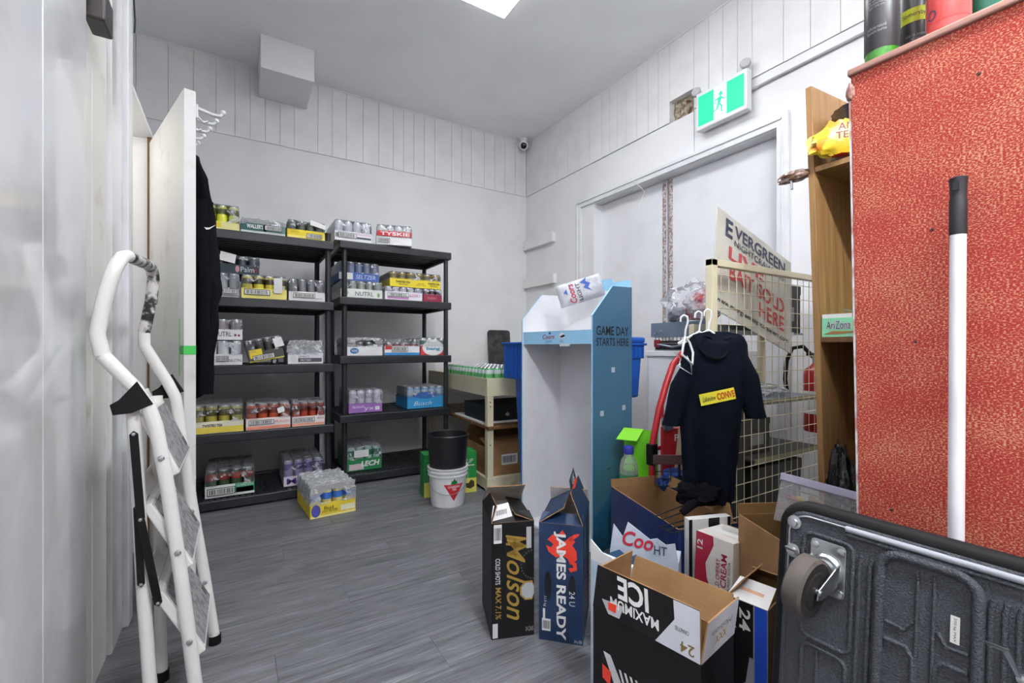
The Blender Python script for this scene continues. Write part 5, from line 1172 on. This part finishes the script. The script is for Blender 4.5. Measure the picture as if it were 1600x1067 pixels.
def sleeve(pts, rad, seed):
    rings = []
    for i in range(16):
        k = i / 15; q = interp([(p[0],) + tuple(p[1:]) for p in pts], k)
        x, z, w_, ax, az = q
        ring = []
        for j in range(20):
            an = 2 * math.pi * j / 20; f = 1 + .10 * noise.noise(Vector((math.cos(an) * 2, k * 3, seed)))
            ring.append((x + ax * w_ * math.cos(an) * f, rad * math.sin(an) * f - .004, z + az * w_ * math.cos(an) * f))
        rings.append(ring)
    return loft(rings, 20).build('sleeve', M_NAVY, t, smooth=60)
sleeve([(0, sx_(1146), sz_(560), .045, .55, .83), (.4, sx_(1160), sz_(590), .044, .93, .3), (1, sx_(1177), sz_(652), .034, 1, .08)], .028, 1)
sleeve([(0, sx_(1078), sz_(575), .045, .6, -.8), (.4, sx_(1062), sz_(605), .044, .9, -.35), (1, sx_(1044), sz_(664), .032, 1, -.05)], .028, 5)
# collar ring
G().tube([(sx_(1106) + .055 * math.cos(a), -.010 + .042 * math.sin(a), sz_(530) + (.010 if math.sin(a) > 0 else -.068 * (-math.sin(a)))) for a in [2 * math.pi * i / 28 for i in range(28)]], .006, 8, closed=True).build('collar', M_CLOTH, t, smooth=60)
tw = lump('bunched_hem', M_CLOTH, t, (.085, .045, .045), 4.4, amp=.38, freq=3.0, loc=(sx_(1085), -.01, sz_(785)))
G().tube([(sx_(1078), -.04, sz_(778)), (sx_(1064), -.06, sz_(780)), (sx_(1050), -.07, sz_(790))], [.014, .016, .012], 10).build('hem_end', M_CLOTH, t, smooth=60)
# chest strip follows the front
def chest(x, y):
    X0, Z0 = sx_(1106), sz_(617); c_, s_ = math.cos(math.radians(12)), math.sin(math.radians(12))
    xx = X0 + x * c_ - y * s_; zz = Z0 + x * s_ + y * c_
    return Vector((xx, -.056 + .30 * (xx - sx_(1106)) ** 2, zz))
g = G(); g.grid(lambda a, b: chest((a - .5) * .122, (b - .5) * .040), 10, 2); g.build('strip_print', C((236, 226, 60)), t)
vs, fs = glyphs('Lakeview', .3, 0); g = G(); g.add([chest(-.030 + x * .046, y * .018) + Vector((0, -.0015, 0)) for x, y in vs], fs); g.build('lettering', M_INK, t)
vs, fs = glyphs('CONVE', 0, .03); g = G(); g.add([chest(.028 + x * .062, y * .024) + Vector((0, -.0015, 0)) for x, y in vs], fs); g.build('lettering', C((196, 70, 30)), t)
# hangers
def hanger(label, px, py, swing, sc_=1.0, bare=False):
    q = thing('clothes_hanger', label, 'hanger', (SX, SY, 0), math.radians(-31.5), 'white plastic hangers')
    x, z = sx_(px), sz_(py); yo = .01 + swing * .03
    G().tube([(x - .014, yo, z - .012), (x - .012, yo, z + .004), (x - .002, yo, z + .012), (x + .010, yo, z + .006), (x + .012, yo, z - .012), (x + .004, yo, z - .04), (x + .002, yo, z - .065)], .0036, 8).build('hook', M_TRIM, q, smooth=60)
    if bare: G().tube([(x + .002, yo, z - .065), (x - .012, yo - .02, z - .10), (x - .02, yo - .03, z - .125), (x + .02, yo - .02, z - .16), (x + .03, yo, z - .12), (x + .022, yo + .01, z - .085), (x + .002, yo, z - .065)], .0042, 8).build('arms', M_TRIM, q, smooth=60)
    else: G().tube([(x - .075, yo, z - .105), (x - .04, yo, z - .085), (x + .002, yo, z - .062), (x + .04, yo, z - .085), (x + .08, yo, z - .10), (x + .04, yo, z - .097), (x - .04, yo, z - .10), (x - .075, yo, z - .107)], .0042, 8).build('arms', M_TRIM, q, smooth=60)
hanger('white hanger holding the navy shirt, right hook of three', 1104, 488, 0); hanger('white hanger crossing the one that holds the shirt, middle hook', 1095, 490, 1); hanger('empty white hanger hanging left of the shirt collar', 1062, 498, -1, bare=True)
tag(G().tube([(sx_(1048), -.01, sz_(550)), (sx_(1056), -.02, sz_(560)), (sx_(1052), -.03, sz_(572)), (sx_(1070), -.04, sz_(584)), (sx_(1069), -.04, sz_(570)), (sx_(1066), -.02, sz_(556))], .002, 6).build('wire_hook', M_CHROME, loc=(SX, SY, 0), rot=(0, 0, math.radians(-31.5)), smooth=60), 'bent grey wire dangling from the empty hanger', 'wire')

# ---------------------------------------------------------------- fire extinguisher
t = thing('fire_extinguisher', 'red fire extinguisher with black hose seen through the grid', 'extinguisher', (2.68, 1.215, .56))
G().lathe([(.001, 0), (.06, .002), (.068, .012), (.068, .30), (.06, .335), (.03, .36), (.024, .37)], 24, cap=False).build('cylinder', C((176, 30, 34), .3), t, smooth=40)
G().lathe([(.0685, .1), (.0687, .101), (.0687, .22), (.0685, .221)], 24, cap=False).build('label', M_WHITEC, t, smooth=40)
G().box(-.02, .02, -.02, .02, .37, .41).build('valve', M_CHROME, t, bevel=.004); G().box(-.1, .02, -.012, .012, .41, .425).build('lever', M_INK, t, bevel=.003)
G().tube([(0, .02, .40), (-.03, .06, .46), (-.06, .10, .45), (-.08, .12, .38), (-.085, .125, .28), (-.08, .12, .22)], .011, 10).build('hose', M_RUBBER, t, smooth=60); G().box(.05, .108, -.03, .03, .2, .26).build('bracket', M_INK, t)

# ---------------------------------------------------------------- plywood shelf unit and contents
t = thing('plywood_shelf', 'plywood shelf unit between the wire grid and the red panel', 'shelf unit', (1.62, .715, 0), rot=(0, math.radians(-3.8), 0))
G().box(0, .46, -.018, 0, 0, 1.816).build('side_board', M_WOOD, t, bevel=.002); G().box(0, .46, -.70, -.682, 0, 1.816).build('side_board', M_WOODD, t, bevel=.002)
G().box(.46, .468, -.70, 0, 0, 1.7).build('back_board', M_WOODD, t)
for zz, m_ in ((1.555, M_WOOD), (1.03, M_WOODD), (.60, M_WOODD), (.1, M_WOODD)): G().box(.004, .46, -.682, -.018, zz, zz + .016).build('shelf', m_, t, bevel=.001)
Msh = Matrix.Translation((1.62, .715, 0)) @ Matrix.Rotation(math.radians(-3.8), 4, 'Y')
def onsh(x, y, z): return tuple(Msh @ Vector((x, y, z)))
q = thing('white_cloth', 'white cloth folded on the top shelf of the plywood unit', 'cloth', onsh(.09, -.13, 1.572)); lump('folds', mat('white_cotton', (220, 218, 212), .95), q, (.08, .09, .008), 1.1, amp=.4)
q = thing('chip_bag', 'crumpled yellow and orange bag on the top plywood shelf', 'bag', onsh(.008, -.095, 1.580), rot=(0, 0, math.radians(-58)))
MCB, n_, l_n, p_ = new_mat('yellow_foil_print'); p_.inputs['Roughness'].default_value = .35
vo_ = n_.new('ShaderNodeTexVoronoi'); vo_.inputs['Scale'].default_value = 26; vo_.inputs['Randomness'].default_value = 1; tc_ = n_.new('ShaderNodeTexCoord'); l_n.new(tc_.outputs['Object'], vo_.inputs['Vector'])
rp_ = n_.new('ShaderNodeValToRGB'); rp_.color_ramp.interpolation = 'CONSTANT'; rp_.color_ramp.elements[0].color = lin((238, 202, 50)); rp_.color_ramp.elements[1].position = .9; rp_.color_ramp.elements[1].color = lin((50, 50, 90))
for ps_, cc_ in ((.42, (232, 150, 40)), (.58, (240, 222, 120)), (.7, (206, 62, 40)), (.8, (236, 210, 60))): rp_.color_ramp.elements.new(ps_).color = lin(cc_)
sx2 = n_.new('ShaderNodeSeparateColor'); l_n.new(vo_.outputs['Color'], sx2.inputs[0]); l_n.new(sx2.outputs[0], rp_.inputs[0]); l_n.new(rp_.outputs[0], p_.inputs['Base Color'])
lump('foil', MCB, q, (.085, .028, .055), 21.7, amp=.32, freq=3.2); text(q, 'ANO\nTESSA', (.01, -.046, .055), X_, Z_, .075, .045, C((120, 40, 30)), 0, .02)
q = thing('steel_pot', 'dark shiny fluted pot behind the crumpled bag', 'pot', onsh(.12, -.115, 1.574))
g = G(); prof = [(.001, 0), (.065, .001), (.072, .012), (.09, .15), (.094, .157), (.088, .16)]; g.lathe(prof, 36, cap=False); g.v = [(x * (1 + .02 * math.cos(18 * math.atan2(y, x))), y * (1 + .02 * math.cos(18 * math.atan2(y, x))), z) for x, y, z in g.v]; g.build('shell', mat('dark_chrome', (120, 122, 128), .2, metal=.95), q, smooth=60)
q = thing('drink_box', 'mint green carton on the middle plywood shelf', 'carton', onsh(.006, -.021, 1.0465), math.radians(-92)); q.rotation_euler = (0, 0, math.radians(-90))
MMT = mat('mint_card', (140, 212, 170), .5); G().box(0, .16, 0, .2, 0, .058).build('body', MMT, q, bevel=.001); G().box(.0, .08, .002, .004, .05, .07).build('torn_edge', M_WHITEC, q)
text(q, 'AriZona', (.046, 0, .036), X_, Z_, .066, .026, C((236, 232, 236)), 0, .05, off=.0012); text(q, 'AriZona', (.046, 0, .036), X_, Z_, .064, .024, C((70, 56, 84)), 0, .0, off=.0022); shape(q, (.05, 0, .014), X_, Z_, [(-.045, -.006), (-.02, .004), (.03, .002), (.04, .008), (.038, -.002), (-.01, -.006)], C((150, 110, 60)), 'ribbon_print')
q = thing('wire_scrap', 'thin bent wire on the middle plywood shelf', 'wire', onsh(.05, -.10, 1.108)); G().tube([(-.02, .03, .02), (.0, 0, .012), (.0, -.06, -.0)], .002, 6).build('wire', M_CHROME, q); G().tube([(0, .0, .002), (.01, -.03, .02), (.0, -.06, .006)], .002, 6).build('wire', M_INK, q)
q = thing('black_bag', 'shiny black plastic bag standing in front of the plywood shelf', 'bag', (1.512, .622, 0)); lump('film', mat('black_bin_film', (14, 16, 20), .18, bump=.8, bscale=30), q, (.054, .05, .40), 9.3, amp=.22, freq=3, n=40)
q = thing('clamp', 'brown taped clamp with a bolt on the plywood edge', 'clamp', (1.515, .72, 1.555)); lump('tape_wrap', mat('brown_tape', (112, 82, 68), .25, var_rgb=(180, 160, 150), vscale=40), q, (.022, .05, .018), 4.1, loc=(-.0, .035, -.015)); G().tube([(-.01, .04, .0), (-.022, .03, -.045)], .0035, 8).build('bolt', M_CHROME, q)

# ---------------------------------------------------------------- red panelled cabinet, bottles, pole
RX = .9
t = thing('red_cabinet', 'tall cabinet with a red speckled side panel and worn wooden top', 'cabinet', (RX, .35, 0))
G().prism([(0, -.018, 0), (0, .006, 1.475), (0, -1.6, 1.475), (0, -1.6, 0)], (.016, 0, 0)).build('side_panel', M_RED, t)
MWT = wood_mat('worn_red_brown_wood', (122, 82, 74), (176, 132, 118), (20, 3, 60)); G().box(-.006, .42, -1.6, .010, 1.475, 1.487).build('top_board', MWT, t, bevel=.003)
G().prism([(0.0, -.0175, 0), (.0, .0065, 1.44), (.016, .0065, 1.44), (.016, -.0175, 0)], (0, .003, 0)).build('edge_strip', mat('chipped_plaster', (206, 200, 200), .8, var_rgb=(176, 120, 112), vscale=30), t)
g = G().box(.016, .40, -1.6, -.02, .0, .03).box(.016, .40, -1.6, -1.58, .03, 1.475).box(.39, .40, -1.58, -.02, .03, 1.475); g.build('carcass', M_WOODD, t)
G().box(.016, .39, -.032, -.02, .03, 1.475).build('end_panel', M_WOODD, t)
lump('chip', MWT, t, (.006, .006, .016), 1.4, loc=(.0, .007, 1.435))
for yy, zz in ((-.15, 1.40), (-.08, 1.02), (-.13, .95), (-.05, .75), (-.17, .7), (-.10, 1.19), (-.32, 1.33)): G().lathe([(.0025, 0), (.002, .001), (.0005, .0012)], 6).xf(Matrix.Translation((0, yy, zz)) @ Matrix.Rotation(math.radians(-90), 4, 'Y')).build('nail_mark', C((60, 34, 30)), t)
def bottle(label, x, y, r_, glass, lab, texts, z0=1.4875):
    q = thing('bottle', label, 'bottle', (x, y, z0), 0, 'bottles on the red cabinet')
    G().lathe([(.001, .002), (r_ * .9, 0), (r_, .006), (r_, .15), (r_ * .9, .18), (r_ * .45, .215), (r_ * .38, .26)], 28, cap=False).build('glass', glass, q, smooth=45)
    l_ = G().lathe([(r_ + .0004, .022), (r_ + .0008, .023), (r_ + .0008, .125), (r_ + .0004, .126)], 28, cap=False).build('label', lab, q, smooth=45)
    G().lathe([(r_ * .44, .255), (r_ * .46, .257), (r_ * .46, .285), (.001, .288)], 16, cap=False).build('cap', M_INK, q)
    a0 = math.atan2(-y, -x)
    for (b, da, zz, w_, h_, m_) in texts:
        vs, fs = glyphs(b); g = G(); g.add([((r_ + .0018) * math.cos(a0 + da + xx * w_ / r_), (r_ + .0018) * math.sin(a0 + da + xx * w_ / r_), zz + yy * h_) for xx, yy in vs], fs); g.build('lettering', m_, l_)
    return q, l_, a0
MGL = mat('green_glass', (64, 150, 40), .06, spec=.8, coat=.6, var_rgb=(40, 110, 30)); MGL2 = mat('dark_green_glass', (20, 84, 62), .06, spec=.8, coat=.6)
ML1 = mat('dark_bottle_label', (54, 52, 54), .4)
q, l_, a0 = bottle('green bottle with a black label at the corner of the red cabinet', .935, .325, .0232, MGL, ML1, [('nutrition facts\nper serving 250\ncarbonated water\nsugar citric acid', -.3, .10, .024, .020, C((150, 150, 150))), ('caffeine natural\nflavours taurine', -.3, .055, .026, .012, C((150, 150, 150)))])
g = G(); r_ = .0250; g.grid(lambda a, b: (r_ * math.cos(a0 + .25 + a * .45), r_ * math.sin(a0 + .25 + a * .45), .104 + b * .014), 6, 1); g.build('price_sticker', M_WHITEC, l_)
q, l_, a0 = bottle('black-labelled bottle with a yellow-green band, second from the corner', 1.0, .302, .0205, MGL, ML1, [('Somersby', 0, .088, .03, .010, M_INK), ('cider de pomme\nalc vol', .1, .05, .026, .012, C((150, 150, 150)))])
g = G(); r_ = .0218; g.grid(lambda a, b: (r_ * math.cos(a0 - .9 + a * 1.8), r_ * math.sin(a0 - .9 + a * 1.8), .076 + b * .024), 12, 1); g.build('lime_band', C((190, 200, 40)), l_)
q, l_, a0 = bottle('coral red and silver can-like bottle, third from the corner', .94, .2425, .0255, mat('coral_plastic', (226, 92, 88), .15, coat=.5), mat('coral_label', (228, 84, 80), .2, coat=.5, var=.02), [('O', -.75, .035, .012, .016, C((60, 70, 110)))])
g = G(); r_ = .0268; g.grid(lambda a, b: (r_ * math.cos(a0 - 1.3 + a * 2.6), r_ * math.sin(a0 - 1.3 + a * 2.6), .07 + .012 * math.sin(a * 3.14) + b * .06), 16, 1); g.build('silver_band', C((226, 222, 222), .25), l_)
bottle('dark green glass bottle furthest right on the red cabinet', 1.0, .2145, .0245, MGL2, mat('deep_green_label', (24, 96, 74), .3), [('BEER', 0, .07, .03, .014, M_WHITEC)])
t = thing('broom_pole', 'white pole with a black cap leaning on the red panel', 'pole', (.846, .214, 0), rot=(0, math.radians(1.15), 0))
G().tube([(0, 0, .0), (0, 0, 1.18)], .0088, 20).build('tube', mat('white_pole_paint', (232, 232, 236), .3), t, smooth=40)
G().lathe([(.0092, 1.17), (.0096, 1.172), (.0096, 1.218), (.0088, 1.222), (.0088, 1.228), (.0096, 1.243), (.0102, 1.25), (.007, 1.252)], 20).build('cap', mat('black_cap_plastic', (36, 36, 40), .45), t, smooth=40)
G().box(-.0105, .0, -.003, .003, 1.232, 1.243).build('hang_hole', M_INK, t)

# ---------------------------------------------------------------- clear organiser
t = thing('parts_organiser', 'clear plastic compartment organiser leaning on the brown box', 'organiser', (1.225, .662, .552), rot=(math.radians(-20), math.radians(9), math.radians(-64)))
MOR = film_mat('clear_rigid_plastic', haze=.18, hi=.3, bump=.02, rough=.08)
G().box(0, .21, 0, .034, 0, .125).build('shell', MOR, t, bevel=.003)
for zz in (.03, .06, .092): G().box(.004, .206, .002, .032, zz, zz + .0018).build('divider', MOR, t)
for xx in (.10, .155): G().box(xx, xx + .0018, .002, .032, .004, .09).build('divider', MOR, t)
G().box(-.003, .213, -.003, .037, .108, .128).build('lid_edge', C((176, 172, 196), .3), t, bevel=.002)
for xx, zz, c_ in ((.05, .066, (206, 186, 90)), (.035, .062, (196, 120, 110)), (.17, .035, (196, 170, 80)), (.02, .064, (150, 120, 130))): lump('small_part', C(c_), t, (.012, .008, .008), xx * 90, loc=(xx, .016, zz))

# ---------------------------------------------------------------- grey platform trolley standing on edge
t = thing('platform_trolley', 'grey plastic platform trolley standing on its edge by the red panel', 'trolley', (.667, .39, 0), rot=(-.103, 0, math.radians(-90)))
MTR = mat('grey_trolley_plastic', (62, 65, 71), .5, spec=.4, var=.08, vscale=120, bump=.5, bscale=420)
WD, HT = .50, .772
def rr(x0, x1, z0, z1, r_): return [(x0 + a, z0 + b) for a, b in rrect(x1 - x0, z1 - z0, r_, 6)]
dk = G().prism([(x, 0, z) for x, z in rr(.008, WD - .008, .008, HT - .008, .03)], (0, .034, 0)).build('deck', MTR, t, bevel=.003)
G().tube([(x, .014, z) for x, z in rr(.006, WD - .006, .008, HT - .006, .034)], .0125, 10, closed=True).build('bumper', M_RUBBER, t, smooth=60)
G().tube([(x, -.001, z) for x, z in rr(.0145, WD - .0145, .017, HT - .0145, .028)], .0015, 6, closed=True).build('rim_trim', M_CHROME, t, smooth=60)
def rib(pts, r_=.004, closed=False, m=None, y=-.0005): return G().tube([(x, y, z) for x, z in pts], r_, 8, closed=closed).build('rib', m or MTR, dk, smooth=60)
rib([(.09, .756), (.41, .756)], .0042, m=C((150, 154, 160), .35)); rib([(.09, .748), (.41, .748)], .003)
for x0, x1, z0, z1 in ((.131, .226, .48, .742), (.274, .369, .48, .742), (.131, .226, .06, .30), (.274, .369, .06, .30)):
    pk = rr(x0, x1, z0, z1, .022); rib(pk, .0065, True)
    xm = (x0 + x1) / 2; rib([(xm - .008, z0 + .01), (xm - .008, z0 + .15), (xm - .008, z1 - .012)], .0022); rib([(xm + .008, z0 + .01), (xm + .008, z1 - .012)], .0022)
    zc = z0 + .155
    for sgx in (-1, 1): rib([(xm + sgx * .040, zc - .004), (xm + sgx * .018, zc - .004), (xm + sgx * .011, zc - .014), (xm + sgx * .010, zc - .05)], .003, m=MTR)
    for sgx in (-1, 1): rib([(xm + sgx * .040, zc + .018), (xm + sgx * .020, zc + .016), (xm + sgx * .012, zc + .03)], .0026)
for x in (.108, .120, .236, .247, .258, .38, .392): rib([(x, .06), (x, .715), (x + .002, .725)], .003)
rib(rr(.036, .100, .585, .735, .012), .003, True); rib(rr(.400, .464, .585, .735, .012), .003, True)
rib(rr(.040, .096, .45, .575, .012), .003, True); rib([(.06, .45), (.06, .575)], .002); rib([(.014, .06), (.014, .63)], .0025)
for x in (.021, WD - .021):
    for z in (.743, .70, .07, .03): G().lathe([(.0105, 0), (.010, .002), (.006, .003), (.0055, .007), (.001, .0075)], 14).xf(Matrix.Translation((x, -.0005, z)) @ Matrix.Rotation(math.radians(90), 4, 'X')).build('bolt', M_CHROME, t, smooth=30)
def caster(cx_, cz_, ang_, lever=True):
    pl = G().prism([(cx_ + a - .023, 0, cz_ + b - .036) for a, b in rrect(.046, .074, .006)], (0, -.003, 0)).build('caster_plate', M_CHROME, t, bevel=.0008)
    for a, b in ((-.017, .029), (.017, .029), (.017, -.029), (-.017, -.029)): G().lathe([(.0055, 0), (.005, .003), (.001, .004)], 10).xf(Matrix.Translation((cx_ + a, -.003, cz_ + b)) @ Matrix.Rotation(math.radians(90), 4, 'X')).build('bolt', M_CHROME, pl, smooth=30)
    G().lathe([(.021, 0), (.021, .004), (.018, .008), (.014, .008), (.013, .014), (.001, .014)], 24).xf(Matrix.Translation((cx_, -.003, cz_)) @ Matrix.Rotation(math.radians(90), 4, 'X')).build('swivel', M_CHROME, pl, smooth=35)
    # fork and wheel, trailing downwards
    Mx = Matrix.Translation((cx_, -.012, cz_)) @ Matrix.Rotation(ang_, 4, 'Y')
    wz, wy, R_ = -.016, -.047, .042
    for sx in (-1, 1):
        G().prism([(sx * .017, 0, .016), (sx * .017, -.012, .012), (sx * .017, -.052, -.012), (sx * .017, -.052, -.026), (sx * .017, -.038, -.028), (sx * .017, 0, -.016)], (sx * .0022, 0, 0)).xf(Mx).build('fork', M_CHROME, pl, bevel=.0008)
    w_ = G().lathe([(.012, -.0135), (R_ * .72, -.0125), (R_ * .9, -.013), (R_, -.010), (R_, .010), (R_ * .9, .013), (R_ * .72, .0125), (.012, .0135)], 32, mi=[1, 1, 0, 0, 0, 1, 1]).xf(Mx @ Matrix.Translation((0, wy, wz)) @ Matrix.Rotation(math.radians(90), 4, 'Y')).build('wheel', [mat('wheel_rubber_%d' % int(cx_ * 1000 + cz_ * 10), (78, 72, 67), .75, var_rgb=(56, 50, 45), vscale=30), C((26, 20, 18), .75)], pl, smooth=35)
    for sx in (-1, 1): G().lathe([(.026, 0), (.024, .0012), (.0005, .0014)], 24).xf(Mx @ Matrix.Translation((sx * .0128, wy, wz)) @ Matrix.Rotation(math.radians(90 * sx), 4, 'Y')).build('hub', C((18, 14, 13), .7), w_)
    G().tube([(-.021, wy, wz), (.021, wy, wz)], .004, 10).xf(Mx).build('axle', M_CHROME, pl)
    if lever: G().prism([(-.03, -.052, .028), (-.016, -.052, .028), (-.012, -.047, .012), (-.014, -.046, .024), (-.03, -.048, .024)], (0, -.006, 0)).xf(Mx).build('brake_lever', M_CHROME, pl)
caster(.069, .692, math.radians(6)); caster(WD - .067, .692, math.radians(-14)); caster(.067, .08, 0, False); caster(WD - .067, .08, 0, False)
patch(t, (.2065, -.001, .676), (1, 0, 0), Z_, .0085, .032, C((214, 214, 206)), 'rating_sticker', off=.001); text(t, '250 kg MAX', (.2065, -.002, .676), (0, 0, -1), X_, .028, .003, M_INK, off=.001)
G().prism([(.236, -.02, .684), (.254, -.02, .684), (.262, -.006, .655), (.258, -.006, .655), (.250, -.016, .679), (.236, -.016, .680)], (0, -.004, 0)).build('fold_latch', M_CHROME, t); G().lathe([(.006, 0), (.005, .006), (.001, .007)], 10).xf(Matrix.Translation((.262, -.0005, .652)) @ Matrix.Rotation(math.radians(90), 4, 'X')).build('bolt', M_CHROME, t)
